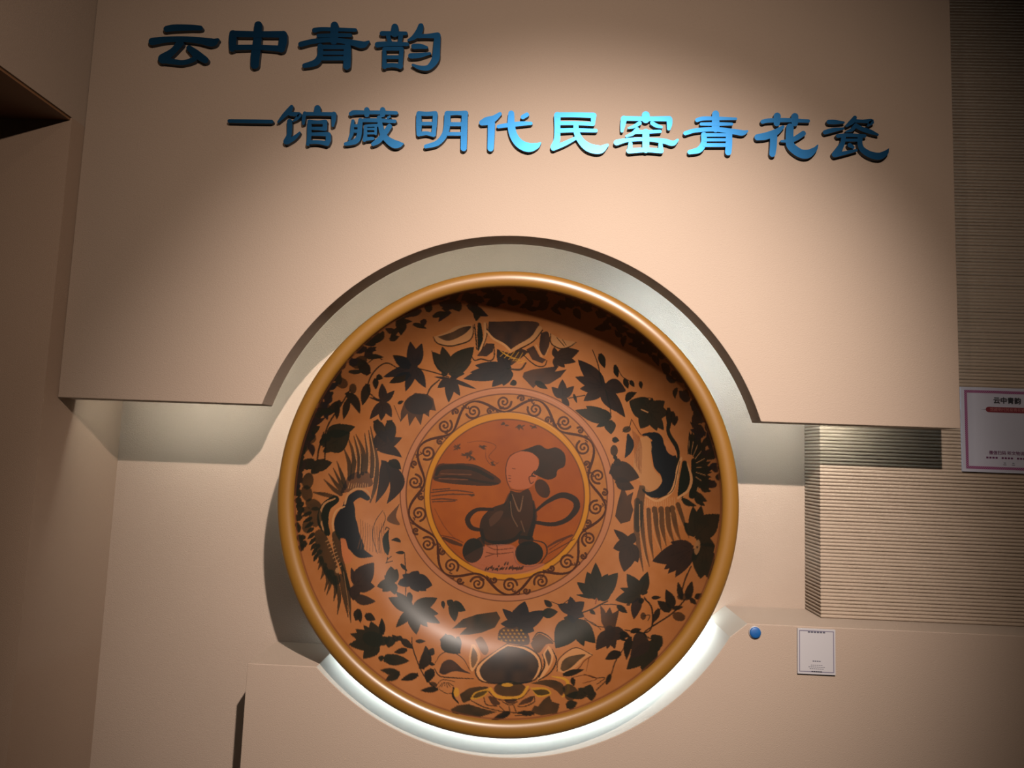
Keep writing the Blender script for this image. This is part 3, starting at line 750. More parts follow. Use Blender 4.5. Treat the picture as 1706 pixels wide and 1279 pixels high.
Ft.leaf((960, 1090), [(715, 945, 110), (660, 992, 110), (645, 1112, 140), (815, 1165, 100), (880, 860, 130), (800, 900, 90), (1000, 840, 60), (1090, 1040, 90), (800, 1260, 140)], 2)
Ft.blob(900, 1050, 110, 80, 0.3, LEAF[2]); Ft.lobe((820, 790), (930, 850), 80); Ft.lobe((1180, 470), (1270, 400), 60)
Ft.thin([(1240, 130), (1255, 400), (1250, 640)], 12); Ft.lobe((1200, 250), (1270, 330), 34); Ft.lobe((1240, 130), (1140, 130), 34)
for k_ in ((1060, 200, 1100, 170), (1040, 240, 1110, 220), (1060, 180, 1050, 240)): Ft.thin([k_[:2], k_[2:]], 12)
# right bird
G = Tile(1020, 680)
G.line([(330, 280, 20), (400, 285, 60), (470, 320, 120), (490, 430, 160), (560, 560, 260), (610, 680, 210), (600, 800, 150), (520, 890, 110), (420, 915, 70), (340, 870, 40)], LEAF[4])
G.poly([(300, 310), (380, 300), (420, 400), (410, 520), (450, 660), (530, 760), (480, 850), (400, 890), (340, 870), (300, 780), (250, 740), (230, 560)], LIT*1.1, 0.75, 0.0)
G.poly([(560, 330), (660, 400), (690, 470), (650, 505), (580, 450)], (0.47, 0.17, 0.06), 0.9, 0)
G.line([(600, 120, 30), (600, 260, 40), (680, 400, 44), (705, 500, 30), (690, 600, 30)], LEAF[0])
G.line([(735, 530, 26), (700, 640, 34), (680, 760, 34), (620, 900, 30), (480, 985, 26), (360, 930, 18)], LIT*1.35); G.thin([(720, 560), (690, 700), (640, 880), (480, 965)], 9)
G.line([(770, 580, 50), (775, 750, 120), (730, 920, 70)], LEAF[2]); G.line([(870, 560, 60), (895, 750, 110), (850, 930, 70)], LEAF[2])
G.line([(800, 590, 10), (842, 740, 28), (810, 870, 28), (700, 955, 22)], LIT*1.35); G.line([(920, 640, 8), (935, 760, 18), (905, 880, 12)], LIT*0.8)
for i in range(16):
    a = -1.75+i*0.17
    b_ = (830+70*math.cos(a), 640+150*math.sin(a)); e_ = (850+(170+60*(i/15))*math.cos(a), 640+(400-90*(i/15))*math.sin(a))
    G.lobe(b_, e_, 60, 0.08, LEAF[2])
    if i % 2 == 0: G.thin([b_, ((b_[0]*0.4+e_[0]*0.6), (b_[1]*0.4+e_[1]*0.6))], 9, LIT*1.1, 0.8)
for b_, e_ in (((950, 640), (1065, 650)), ((940, 740), (1092, 792)), ((940, 830), (1055, 885)), ((900, 900), (1015, 995)), ((960, 790), (1070, 840)), ((880, 930), (990, 1040)), ((740, 960), (900, 1040))):
    G.lobe(b_, e_, 60, 0.08, LEAF[2])
G.blob(155, 225, 46, 34, -0.3, LEAF[0]); G.line([(170, 285, 30), (190, 370, 84), (175, 450, 70), (140, 520, 16)], LEAF[4])
G.thin([(205, 115), (180, 200), (110, 250)], 9); G.thin([(205, 115), (290, 260), (340, 300)], 9, RED)
for i in range(8):
    G.thin([(215+10*i, 230+10*i), (235+11*i, 420), (245+8*i+6*(i % 2), 600+14*i)], 7, (0.16, 0.045, 0.02), 0.7)
G.lobe((-20, 640), (290, 738), 210, 0.0, LEAF[3]); G.lobe((40, 760), (235, 855), 120, 0.05, LEAF[3]); G.lobe((20, 560), (100, 600), 80, 0, LEAF[3])
G.poly([(110, 820), (160, 930), (225, 890), (200, 1000), (225, 1080), (190, 1200), (90, 1230), (30, 1150), (60, 1000)], LEAF[3], smooth=False)
G.lobe((0, 330), (75, 345), 60); G.blob(20, 450, 40, 60); G.lobe((20, 500), (50, 560), 40)
G.poly([(290, 820), (350, 840), (340, 1000), (310, 1280), (240, 1290), (250, 1000)], LEAF[0], 0.85)
for i in range(14):
    G.thin([(350+24*i, 985-4*abs(i-4)), (352+24*i, 1040)], 9, LIT*1.2, 0.9)
Hh = Tile(1020, 840)
for f_ in ([(265, -40, 60), (262, 300, 60), (330, 715, 8)], [(305, -20, 40), (335, 400, 44), (395, 660, 8)], [(385, 60, 50), (405, 350, 40), (440, 590, 8)], [(450, 50, 60), (485, 300, 46), (525, 495, 8)],
           [(520, 50, 60), (535, 250, 50), (575, 440, 8)], [(590, 50, 60), (605, 250, 50), (665, 425, 8)], [(640, 40, 60), (680, 250, 46), (735, 400, 8)], [(700, 0, 50), (750, 150, 40), (820, 360, 8)]):
    Hh.line(f_, LEAF[0], 0.9, 0.3)
for f_ in ([(290, 0), (300, 300), (370, 640)], [(360, 60), (370, 350), (420, 600)], [(430, 90), (440, 300), (510, 480)], [(500, 90), (500, 250), (560, 430)], [(560, 90), (570, 250), (620, 400)], [(620, 90), (640, 240), (700, 390)], [(670, 60), (720, 220)]):
    Hh.thin(f_, 9, LIT*1.15, 0.85)
Hh.leaf((190, 420), [(15, 265, 80), (10, 468, 130), (125, 720, 170), (195, 665, 110), (275, 620, 110), (230, 300, 90)], 3)
Hh.leaf((860, 470), [(425, 607, 200), (550, 692, 130), (590, 738, 120), (670, 778, 120), (620, 400, 110), (880, 600, 90)], 1)
Hh.leaf((890, 330), [(765, 190, 110), (860, 20, 120), (950, 10, 120), (1140, 105, 230), (1100, 450, 110), (1000, 250, 150)], 2)
Hh.leaf((980, 420), [(940, 795, 210), (1030, 800, 170), (1060, 560, 150), (890, 620, 90)], 2)
Hh.blob(905, 455, 30, 80, 0.15, LIT*0.9); Hh.blob(905, 455, 12, 14, 0, INK); Hh.thin([(840, 660), (780, 790), (740, 930)], 18)
Hh.leaf((300, 960), [(155, 738, 130), (378, 715, 110), (80, 890, 70), (30, 1020, 130), (330, 860, 120)], 0)
Hh.lobe((290, 1000), (230, 1225), 100, 0.05, LEAF[1]); Hh.lobe((300, 1000), (320, 1060), 60)
Hh.lobe((640, 1110), (570, 905), 100, 0.05); Hh.lobe((620, 1140), (480, 1025), 90); Hh.lobe((500, 1110), (435, 1265), 60); Hh.lobe((420, 995), (520, 990), 40)
Hh.lobe((740, 1010), (700, 825), 60); Hh.lobe((800, 1010), (850, 815), 80); Hh.blob(770, 985, 80, 40); Hh.lobe((640, 1110), (760, 1090), 46); Hh.blob(710, 1195, 70, 48, 0.3); Hh.lobe((830, 1000), (900, 1070), 50); Hh.lobe((880, 1000), (960, 950), 60)
Hh.thin([(340, 1000), (420, 1100), (430, 1290)], 18); Hh.thin([(440, 1290), (640, 1160), (780, 1010)], 18); Hh.thin([(330, 1190), (400, 1180), (380, 1240)], 10); Hh.blob(330, 1190, 30, 40)
# lower left
I = Tile(600, 960)
I.leaf((560, 40), [(400, 85, 100), (770, 95, 160), (705, 155, 110), (625, 165, 110), (450, -20, 90), (620, -60, 120)], 4)
I.leaf((560, 350), [(300, 225, 130), (380, 160, 90), (825, 230, 130), (835, 400, 120), (855, 500, 110), (600, 620, 130), (380, 545, 90), (720, 540, 100)], 0)
I.leaf((985, 300), [(925, 255, 70), (1010, 485, 90), (1125, 365, 90), (1080, 290, 70), (955, 390, 60)], 2)
I.lobe((880, 260), (890, 345), 40); I.lobe((520, 170), (540, 290), 60); I.lobe((650, 985), (700, 735), 110, 0.12); I.lobe((740, 840), (780, 760), 70); I.lobe((770, 985), (715, 1135), 100, 0.06)
I.lobe((440, 670), (565, 770), 70); I.lobe((500, 780), (360, 810), 60); I.leaf((250, 880), [(190, 860, 60), (525, 900, 110), (380, 850, 80)], 2)
I.leaf((420, 1030), [(215, 995, 70), (265, 1115, 80), (330, 1060, 70)], 2); I.lobe((620, 1045), (430, 1105), 70); I.lobe((450, 670), (380, 640), 50)
I.lobe((880, 640), (1070, 820), 170, 0.05, LEAF[0]); I.lobe((1040, 640), (1060, 800), 60)
I.poly([(840, 1025), (870, 930), (940, 885), (1010, 910), (1090, 985), (1175, 1035), (1010, 1010), (900, 1045)], LEAF[4])
I.thin([(800, 1190), (720, 1110), (640, 980), (560, 760), (550, 650)], 14); I.thin([(800, 920), (860, 830), (960, 800), (1090, 870), (1170, 1000)], 10)
I.thin([(790, 980), (850, 1060), (1000, 1080), (1210, 1090)], 14); I.thin([(760, 940), (745, 870)], 12); I.lobe((740, 930), (800, 940), 34)
for i in range(6):
    I.thin([(880+12*i, 1130), (840+30*i, 1180-8*(i % 3))], 9)
I.thin([(820, 1150), (880, 1100), (1010, 1120)], 9); I.thin([(840, 1200), (920, 1245), (1010, 1240)], 9); I.blob(780, 1150, 46, 26, 0.4); I.lobe((830, 1200), (640, 1215), 60)
I.lobe((330, 640), (300, 760), 110, 0, LEAF[2]); I.lobe((400, 690), (340, 620), 50); I.lobe((240, 620), (230, 440), 60); I.lobe((590, 690), (700, 690), 40)
# lotus at the bottom
J = Tile(740, 1020)
J.poly([(85, 172), (200, 70), (350, 20), (560, -10), (600, 60), (540, 160), (400, 215), (280, 235), (160, 238), (240, 160)], LEAF[2], smooth=False)
J.leaf((790, 120), [(740, -30, 120), (860, -120, 160), (1060, 40, 160), (1110, -20, 120), (960, 200, 130), (600, 120, 90), (620, -40, 90)], 4)
J.poly([(570, 290), (590, 190), (700, 140), (840, 165), (905, 255), (890, 345), (700, 330)], LEAF[1], 0.95)
for i in range(7):
    for k_ in range(4):
        x, y = 590+i*46+(k_ % 2)*22, 190+k_*36
        if (x-735)**2/160**2+(y-260)**2/95**2 < 1: J.blob(x, y, 13, 10, 0.5, GOLD*0.75, 0.85)
J.poly([(672, 325), (560, 400), (400, 510), (325, 600), (345, 690), (430, 750), (700, 770), (920, 745), (1010, 680), (1045, 560), (1000, 440), (880, 360), (740, 345)], INK, 0.9, 0.1)
J.poly([(672, 338), (565, 405), (410, 520), (345, 600), (360, 680), (440, 735), (700, 750), (910, 730), (995, 670), (1030, 560), (985, 450), (870, 375), (740, 352)], LIT*1.5, 1, 0)
J.poly([(675, 358), (565, 425), (425, 535), (378, 620), (420, 715), (530, 755), (700, 745), (880, 755), (965, 685), (1008, 560), (960, 460), (850, 392), (740, 365)], LEAF[4], 1, 0.1)
J.blob(700, 815, 172, 82, 0, LEAF[2]); J.blob(672, 772, 62, 20, 0, GOLD)
J.poly([(290, 340), (330, 350), (385, 450), (370, 520), (320, 610), (285, 620), (265, 490)], LIT*1.5, 0.95, 0); J.poly([(305, 365), (350, 440), (350, 520), (300, 590), (285, 480)], LEAF[2], 0.85)
J.poly([(330, 290), (400, 260), (470, 380), (450, 450), (400, 430)], LEAF[0], 0.7)
J.poly([(1110, 350), (1165, 430), (1140, 560), (1040, 700), (990, 725), (1080, 560), (1045, 470)], LIT*1.5, 0.95, 0); J.poly([(1105, 390), (1140, 470), (1115, 570), (1090, 500), (1075, 440)], LEAF[1])
J.line([(1150, 390, 8), (1195, 510, 14), (1130, 640, 14), (1000, 725, 10)]); J.line([(1045, 440, 8), (1070, 560, 16), (1010, 690, 14)])
J.poly([(920, 330), (1000, 230), (1090, 260), (1165, 330), (1090, 340), (1010, 430), (950, 390)], LEAF[2], 0.85); J.thin([(940, 290), (1000, 215), (1090, 240), (1165, 310)], 14)
J.poly([(165, 870), (290, 800), (470, 795), (360, 860), (275, 935), (200, 955)], LEAF[2]); J.poly([(275, 925), (330, 850), (480, 815), (430, 890), (330, 925)], GOLD*0.9, 1, 0); J.poly([(300, 905), (350, 855), (460, 832), (420, 880), (340, 910)], LEAF[2], 0.95)
J.line([(100, 800, 18), (95, 890, 26), (150, 965, 14)]); J.blob(130, 850, 30, 50, 0, GOLD)
J.poly([(920, 755), (1090, 715), (1230, 740), (1285, 810), (1250, 885), (1190, 830), (1080, 780)], LEAF[2]); J.line([(1150, 680, 10), (1300, 720, 30), (1320, 830, 30), (1260, 900, 12)], GOLD)
J.poly([(920, 800), (1080, 800), (1140, 870), (1000, 900)], GOLD*0.9, 1, 0); J.poly([(940, 825), (1080, 822), (1118, 868), (1000, 880)], LEAF[2])
J.line([(490, 810, 30), (560, 890, 30), (700, 910, 28), (820, 890, 30), (890, 790, 28)], GOLD); J.thin([(470, 840), (560, 920), (700, 935), (830, 905), (910, 820)], 12)
for P_ in ([(465, 895), (510, 895), (600, 970), (520, 985)], [(640, 925), (780, 920), (720, 972), (660, 960)], [(785, 990), (840, 930), (950, 890), (930, 950), (860, 975)]):
    J.poly(P_, LEAF[1])
for L_ in ([(420, 900), (450, 980), (560, 1000)], [(620, 950), (700, 985), (780, 950)], [(960, 890), (960, 950), (860, 1000), (780, 1000)], [(590, 1000), (640, 1050)], [(690, 1000), (700, 1050)], [(740, 990), (770, 1070)], [(290, 940), (430, 1010), (640, 1060)]):
    J.thin(L_, 13)
J.poly([(70, 1030), (140, 990), (260, 975), (400, 1020), (560, 1060), (380, 1115), (230, 1095), (90, 1080)], LEAF[2], smooth=False)
J.poly([(920, 1060), (960, 990), (1000, 1000), (1060, 925), (1120, 885), (1150, 950), (1230, 975), (1205, 1075), (1020, 1095)], LEAF[2], smooth=False)
J.lobe((700, 1060), (490, 1160), 60); J.lobe((700, 1075), (540, 1150), 40); J.thin([(640, 1055), (900, 1090), (760, 1100)], 14); J.lobe((960, 1080), (780, 1060), 50)
J.poly([(1260, 800), (1330, 760), (1420, 830), (1380, 930), (1300, 920)], LEAF[2]); J.lobe((1300, 1000), (1420, 960), 90, 0, LEAF[2])
# lower right
K = Tile(900, 960)
K.leaf((600, 225), [(440, -190, 0.1), (590, -150, 130), (390, 60, 110), (500, -50, 150), (720, -30, 150), (830, -40, 170), (770, 120, 150), (570, 60, 200), (380, 195, 40)], 2)
K.leaf((360, 470), [(165, 765, 230), (590, 712, 170), (465, 745, 130), (170, 580, 80), (250, 440, 80), (400, 640, 200)], 2)
K.leaf((350, 370), [(185, 300, 100), (320, 212, 90), (470, 270, 110), (240, 340, 90), (470, 430, 90), (350, 500, 110)], 4)
K.lobe((120, 320), (40, 250), 60); K.lobe((20, 400), (190, 375), 100, 0, LEAF[2]); K.thin([(120, 270), (220, 300), (300, 250)], 10); K.thin([(470, 440), (580, 520), (670, 540)], 10); K.thin([(470, 460), (570, 500), (650, 570)], 8)
K.poly([(638, 305), (680, 350), (700, 390), (742, 325), (770, 395), (845, 350), (820, 460), (800, 540), (760, 610), (690, 570), (650, 480)], LEAF[3], smooth=False)
K.leaf((740, 580), [(595, 785, 130), (715, 775, 90), (795, 775, 90), (930, 645, 130), (880, 560, 60)], 3); K.blob(740, 600, 60, 80, 0, LEAF[3])
K.thin([(450, 385), (560, 345), (640, 300), (720, 262)], 18); K.lobe((530, 360), (590, 405), 40); K.thin([(590, 290), (600, 235)], 16, (0.20, 0.05, 0.02)); K.thin([(660, 300), (800, 300), (900, 340)], 10); K.lobe((820, 310), (930, 390), 60); K.blob(940, 300, 22, 14)
K.poly([(185, 1010), (205, 890), (290, 810), (380, 765), (470, 790), (555, 830), (470, 880), (400, 950), (290, 1025)], LIT*1.4, 0.75, 0); K.poly([(215, 985), (240, 900), (320, 850), (480, 830), (410, 895), (330, 970), (250, 1010)], LEAF[2], 0.95)
K.thin([(180, 1010), (200, 880), (370, 760), (555, 835)], 10); K.thin([(250, 1035), (400, 985), (470, 900), (555, 840)], 10, RED); K.thin([(520, 860), (490, 1010)], 8, RED)
K.lobe((860, 815), (690, 885), 90, 0.05); K.thin([(900, 750), (800, 910), (745, 1060), (600, 1210)], 14); K.lobe((750, 1040), (700, 1160), 50); K.thin([(470, 1040), (580, 1080), (690, 1080), (600, 1150)], 10)
K.lobe((240, 1050), (470, 990), 60); K.thin([(330, 1080), (480, 1050), (600, 1090), (450, 1140)], 9, RED); K.lobe((340, 1080), (360, 1170), 50)
K.leaf((1200, 720), [(1300, 640, 150), (920, 992, 180), (1085, 1015, 170), (950, 885, 60), (1260, 800, 180), (1010, 900, 160)], 2)
K.lobe((1080, 590), (960, 870), 180, -0.16, LEAF[3]); K.lobe((960, 640), (920, 890), 80, 0.05); K.thin([(1110, 220), (1190, 350), (1185, 540), (1105, 600), (900, 570)], 16); K.thin([(1280, 480), (1110, 600), (1200, 680)], 16)
K.lobe((850, 600), (960, 640), 60); K.lobe((850, 640), (920, 690), 40); K.lobe((960, 590), (1080, 560), 50)
K.leaf((500, 1260), [(400, 1190, 90), (540, 1150, 110), (600, 1250, 120), (270, 1270, 80), (440, 1200, 100)], 2)
# band of scrolls round the medallion
rb = random.Random(3)
BT = Tile(0, 0, 1.0)
def pol(r, a, cy=824.6): return (844.4+r*math.cos(a), cy+r*math.sin(a))
NS = 18
DARKRED = np.array((0.060, 0.016, 0.006))
for k in range(NS):
    a = 2*math.pi*k/NS+0.15
    st_ = 2*math.pi/NS
    flip = 1 if k % 2 == 0 else -1
    pts = [pol(152.5+flip*13.5*math.cos(u*math.pi), a+st_*u) for u in np.linspace(0, 1, 9)]
    BT.line([(x, y, 2.4+2.0*math.sin(math.pi*i/8)) for i, (x, y) in enumerate(pts)], DARKRED)
    # the big spiral in the hollow of the wave, a small one opposite
    for (off, rad, rc, dr, turns) in ((0.98, 12.5, 152.5+flip*2.5, 1, 10.5), (0.50, 6.0, 152.5+flip*10.0*(-1), -1, 7.5)):
        c = pol(rc, a+st_*off); ph = a+st_*off+(math.pi/2)*flip
        sp = [(c[0]+rad*(1-0.88*u)*math.cos(ph+dr*flip*u*turns), c[1]+rad*(1-0.88*u)*math.sin(ph+dr*flip*u*turns)) for u in np.linspace(0, 1, 26)]
        BT.line([(x, y, 2.3+1.6*(1-i/26)+(1.6 if i > 22 else 0)) for i, (x, y) in enumerate(sp)], DARKRED, 0.95)
    for j in range(4):
        c = pol(152.5+flip*(-11+2*j), a+st_*(0.70+0.06*j)); d_ = pol(152.5+flip*(-14+3*j), a+st_*(0.78+0.06*j))
        BT.thin([c, ((c[0]+d_[0])/2+1.6, (c[1]+d_[1])/2+1.2), d_], 2.4, DARKRED)
# the figure in the medallion
Mm = Tile(660, 630, 3.365)
Mm.poly([(640, 440), (700, 405), (780, 430), (800, 500), (785, 570), (740, 615), (650, 615), (615, 540), (618, 480)], (0.42, 0.115, 0.045), 0.8, 0)
Mm.thin([(700, 405), (640, 435), (615, 500), (620, 570), (640, 620)], 6, RED); Mm.thin([(640, 622), (700, 632), (745, 618)], 5, RED)
Mm.poly([(690, 408), (740, 392), (800, 373), (845, 395), (900, 388), (945, 425), (945, 490), (905, 515), (895, 552), (850, 568), (790, 545), (772, 532), (795, 500), (800, 455), (770, 425), (740, 412)], INK, 0.97, 0.1)
Mm.blob(820, 618, 38, 56, -0.5, INK); Mm.thin([(770, 545), (745, 555), (755, 590), (770, 580)], 7, RED); Mm.thin([(775, 520), (760, 545), (780, 550)], 8)
for y in (545, 560, 577): Mm.thin([(630, y), (642, y+2)], 5, RED)
Mm.thin([(650, 505), (668, 508)], 4, RED)
Mm.poly([(640, 628), (690, 640), (742, 622), (768, 690), (782, 770), (772, 850), (755, 905), (700, 900), (640, 922), (560, 932), (490, 905), (468, 850), (482, 780), (540, 725), (605, 700), (628, 665)], (0.020, 0.014, 0.009), 0.98, 0.12)
Mm.line([(480, 855, 14), (500, 915, 30), (580, 925, 30), (660, 905, 24), (700, 860, 12)], INK, 0.8); Mm.line([(770, 690, 10), (778, 780, 24), (750, 880, 30)], INK, 0.8); Mm.line([(605, 710, 8), (640, 650, 18), (640, 720, 14), (660, 800, 8)], INK, 0.7)
Mm.line([(650, 650, 4), (690, 745, 9), (712, 660, 4)], (0.20, 0.10, 0.05), 0.8); Mm.thin([(640, 690), (650, 770), (680, 830)], 7, (0.16, 0.08, 0.04), 0.7); Mm.thin([(700, 800), (720, 860)], 7, (0.16, 0.08, 0.04), 0.6); Mm.poly([(520, 790), (560, 750), (600, 745), (580, 790), (530, 830)], (0.12, 0.05, 0.025), 0.5, 0.4)
Mm.blob(430, 965, 58, 70, 0.2, (0.015, 0.014, 0.010)); Mm.poly([(440, 905), (490, 885), (492, 960), (450, 980)], (0.015, 0.014, 0.010), 0.95)
Mm.poly([(690, 880), (765, 890), (755, 930), (690, 930)], INK, 0.95); Mm.blob(745, 980, 80, 68, 0, INK); Mm.thin([(760, 905), (830, 925), (845, 980), (810, 1035)], 8); Mm.thin([(655, 970), (680, 1040), (760, 1055), (820, 1030)], 7, RED)
Mm.line([(540, 735, 18), (450, 738, 22), (402, 785, 30), (420, 835, 26), (480, 852, 18)], (0.020, 0.012, 0.008), 0.97)
Mm.line([(780, 745, 14), (850, 690, 22), (930, 655, 32), (1000, 680, 36), (1010, 730, 36), (960, 790, 28), (880, 818, 24), (782, 808, 20)], (0.018, 0.013, 0.009), 0.97)
Mm.poly([(205, 560), (235, 485), (300, 478), (420, 480), (500, 510), (585, 570), (560, 598), (460, 602), (300, 590), (220, 575)], (0.024, 0.014, 0.009), 0.96, 0.2)
Mm.line([(225, 540, 16), (260, 500, 26), (420, 505, 22), (540, 560, 20)], INK, 0.75); Mm.line([(220, 560, 10), (320, 550, 12), (480, 580, 14), (570, 590, 8)], INK, 0.6); Mm.thin([(250, 535), (420, 540)], 7, (0.16, 0.06, 0.025), 0.7); Mm.thin([(240, 562), (400, 568)], 7, (0.18, 0.06, 0.025), 0.7)
for L_ in ([(195, 640), (320, 628), (430, 640)], [(200, 660), (300, 650), (420, 652)], [(205, 625), (300, 618)], [(205, 692), (330, 688)], [(200, 680), (260, 676), (340, 682)]):
    Mm.thin(L_, 9, (0.07, 0.026, 0.012), 0.85)
for (x, y, n_, rad) in ((345, 385, 9, 34), (395, 430, 12, 44), (480, 385, 9, 34), (430, 450, 8, 36), (540, 480, 6, 28), (600, 258, 7, 26), (690, 268, 11, 34), (770, 272, 6, 26), (430, 655, 5, 20)):
    for i in range(n_):
        a = rb.uniform(0, 6.28); q = rb.uniform(0.5, 1)*rad
        dx, dy = rb.uniform(-12, 12), rb.uniform(-6, 6)
        Mm.lobe((x+dx, y+dy), (x+dx+q*math.cos(a), y+dy+q*0.7*math.sin(a)), 9, 0, (0.06, 0.026, 0.012), 0.85)
Mm.thin([(400, 360), (480, 352), (560, 380), (520, 440), (570, 480)], 4, RED, 0.7); Mm.thin([(500, 395), (505, 450), (540, 490), (575, 470)], 4, RED, 0.7)
Mm.line([(265, 895, 14), (310, 915, 24), (365, 935, 16)], INK, 0.8); Mm.thin([(250, 880), (320, 895), (375, 920)], 6, RED); Mm.thin([(215, 730), (270, 830), (330, 900)], 5, RED, 0.6)
Mm.line([(850, 945, 8), (900, 915, 14), (985, 880, 12)], (0.06, 0.02, 0.01), 0.85); Mm.thin([(850, 985), (930, 940), (1000, 900)], 6, RED); Mm.thin([(860, 960), (950, 900)], 5, RED)
Mm.poly([(380, 1000), (500, 940), (660, 940), (690, 1040), (830, 1040), (760, 1090), (560, 1095), (440, 1060)], (0.45, 0.15, 0.085), 0.55, 0.2)
for L_ in ([(510, 940), (560, 960), (655, 952)], [(505, 975), (560, 985), (655, 975)], [(500, 1000), (550, 985)], [(565, 935), (568, 1000)]): Mm.thin(L_, 6, RED, 0.8)
for i in range(26):
    x = 500+i*8+rb.uniform(-3, 3); y = 1072+rb.uniform(-6, 10)-10*(i in (9, 13, 15))*2
    Mm.lobe((x, y), (x+rb.uniform(6, 16), y-rb.uniform(12, 26)), 9, 0, INK, 0.85)
Mm.blob(430, 965, 58, 70, 0.2, (0.015, 0.014, 0.010)); Mm.blob(745, 980, 78, 66, 0, INK)

# dark leaves added over the bowl's upper side wall to deepen its shade
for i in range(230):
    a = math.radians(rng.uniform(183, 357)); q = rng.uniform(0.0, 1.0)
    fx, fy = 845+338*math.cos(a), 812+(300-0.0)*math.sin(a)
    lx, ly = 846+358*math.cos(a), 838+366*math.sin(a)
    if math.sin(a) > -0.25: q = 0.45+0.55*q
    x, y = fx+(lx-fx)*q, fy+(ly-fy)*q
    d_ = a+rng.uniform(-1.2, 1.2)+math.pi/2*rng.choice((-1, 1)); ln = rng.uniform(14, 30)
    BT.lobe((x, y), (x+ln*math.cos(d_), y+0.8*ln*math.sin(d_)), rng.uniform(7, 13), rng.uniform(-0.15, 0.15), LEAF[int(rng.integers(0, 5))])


def sample_art(px, py):
    u = np.clip((px-PX0)*PS-0.5, 0, CW-1.001); v = np.clip((py-PY0)*PS-0.5, 0, CH-1.001)
    ui, vi = u.astype(int), v.astype(int)
    fu, fv = (u-ui)[:, None], (v-vi)[:, None]
    return art[vi, ui]*(1-fu)*(1-fv)+art[vi, ui+1]*fu*(1-fv)+art[vi+1, ui]*(1-fu)*fv+art[vi+1, ui+1]*fu*fv


M_ART, nt, b = mat_new('painted_glaze')
at_ = nt.nodes.new('ShaderNodeAttribute'); at_.attribute_name = 'paint'
nt.links.new(at_.outputs['Color'], b.inputs['Base Color'])
b.inputs['Roughness'].default_value = 0.48
b.inputs['Specular IOR Level'].default_value = 0.12
b.inputs['Coat Weight'].default_value = 0.15
b.inputs['Coat Roughness'].default_value = 0.34
M_RIM = wood_glaze('ochre_rim_glaze', (0.110, 0.049, 0.0060), (0.135, 0.062, 0.0085), 0.38)
M_BACK = wood_glaze('brown_outer_glaze', (0.20, 0.075, 0.018), (0.25, 0.10, 0.025), 0.4)


def lathe(name, prof, nseg, mat, parent, smooth=True, closed_center=False):
    """prof: (radius, depth) pairs about the dish axis, local coordinates"""
    V, Fc = [], []
    for r, d in prof:
        for k in range(nseg):
            a = 2*math.pi*k/nseg
            V.append((r*math.cos(a), d, r*math.sin(a)))
    for i in range(len(prof)-1):
        for k in range(nseg):
            k2 = (k+1) % nseg
            Fc.append((i*nseg+k, i*nseg+k2, (i+1)*nseg+k2, (i+1)*nseg+k))
    return new_obj(name, pymesh(name, V, Fc, smooth), parent, mat)


def painted(name, r0, r1, nr, nseg, parent, tuck=False):
    rs = np.linspace(r0, r1, nr)
    if tuck: rs = np.append(rs, r1+0.004)
    nr = len(rs)
    an = np.linspace(0, 2*math.pi, nseg, endpoint=False)
    Rg, Ag = np.meshgrid(rs, an, indexing='ij')
    k_ = 1-np.clip(Rg/R_IN, 0, 1)**2
    Xg = Rg*np.cos(Ag)+SHIFT[0]*k_; Zg = Rg*np.sin(Ag)+SHIFT[1]*k_
    Dg = bowl_depth(np.hypot(Xg, Zg))
    if tuck: Dg[-1] += 0.0012
    co = np.stack([Xg.ravel(), Dg.ravel(), Zg.ravel()], 1)
    idx = np.arange(nr*nseg).reshape(nr, nseg)
    q = np.stack([idx[:-1], idx[1:], np.roll(idx, -1, 1)[1:], np.roll(idx, -1, 1)[:-1]], -1).reshape(-1, 4)
    me = bpy.data.meshes.new(name)
    me.vertices.add(len(co)); me.vertices.foreach_set('co', co.astype(np.float32).ravel())
    me.loops.add(q.size); me.loops.foreach_set('vertex_index', q.astype(np.int32).ravel())
    me.polygons.add(len(q)); me.polygons.foreach_set('loop_start', np.arange(0, q.size, 4, dtype=np.int32))
    me.polygons.foreach_set('use_smooth', np.ones(len(q), bool))
    me.update(calc_edges=True)
    px, py = proj(co+DC)
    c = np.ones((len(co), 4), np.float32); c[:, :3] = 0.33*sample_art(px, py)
    # a dark painted line round the top of the wall
    rad = np.hypot(co[:, 0], co[:, 2])
    e = np.clip(1.3-np.abs(rad-(R_IN-0.0012))/0.0008, 0, 1)[:, None]
    c[:, :3] = c[:, :3]*(1-0.8*e)+np.array((0.05, 0.016, 0.006))*0.8*e
    at2 = me.color_attributes.new('paint', 'FLOAT_COLOR', 'POINT')
    at2.data.foreach_set('color', c.ravel())
    return new_obj(name, me, parent, M_ART)


dish = new_obj('painted_dish', None, label='huge round dish with ochre rim, painted leaves, birds and a seated figure', category='dish')
dish.location = DC
painted('medallion', 0.0004, 0.1885, 140, 1500, dish, True)['label'] = 'orange centre medallion painted with a seated figure'
painted('scroll_band', 0.1885, 0.2465, 60, 1500, dish, True)['label'] = 'ochre ring painted with dark red scrolls'
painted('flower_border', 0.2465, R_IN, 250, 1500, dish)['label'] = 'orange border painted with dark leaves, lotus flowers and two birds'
lip = [(R_IN, 0.012)]
for a in np.linspace(math.pi, -0.15*math.pi, 16):
    lip.append((0.5*(R_IN+R_OUT)+0.5*(R_OUT-R_IN)*math.cos(a), 0.010-0.013*math.sin(a)))
lip += [(R_OUT-0.006, 0.022), (R_OUT-0.012, 0.028)]
lathe('rim', lip, 240, M_RIM, dish)
outer = [(R_OUT-0.012, 0.028)]
for r in np.linspace(R_OUT-0.014, 0.0005, 34):
    outer.append((r, float(bowl_depth(np.array(r*R_IN/(R_OUT-0.012))))+0.018))
lathe('outer_wall', outer, 160, M_BACK, dish)
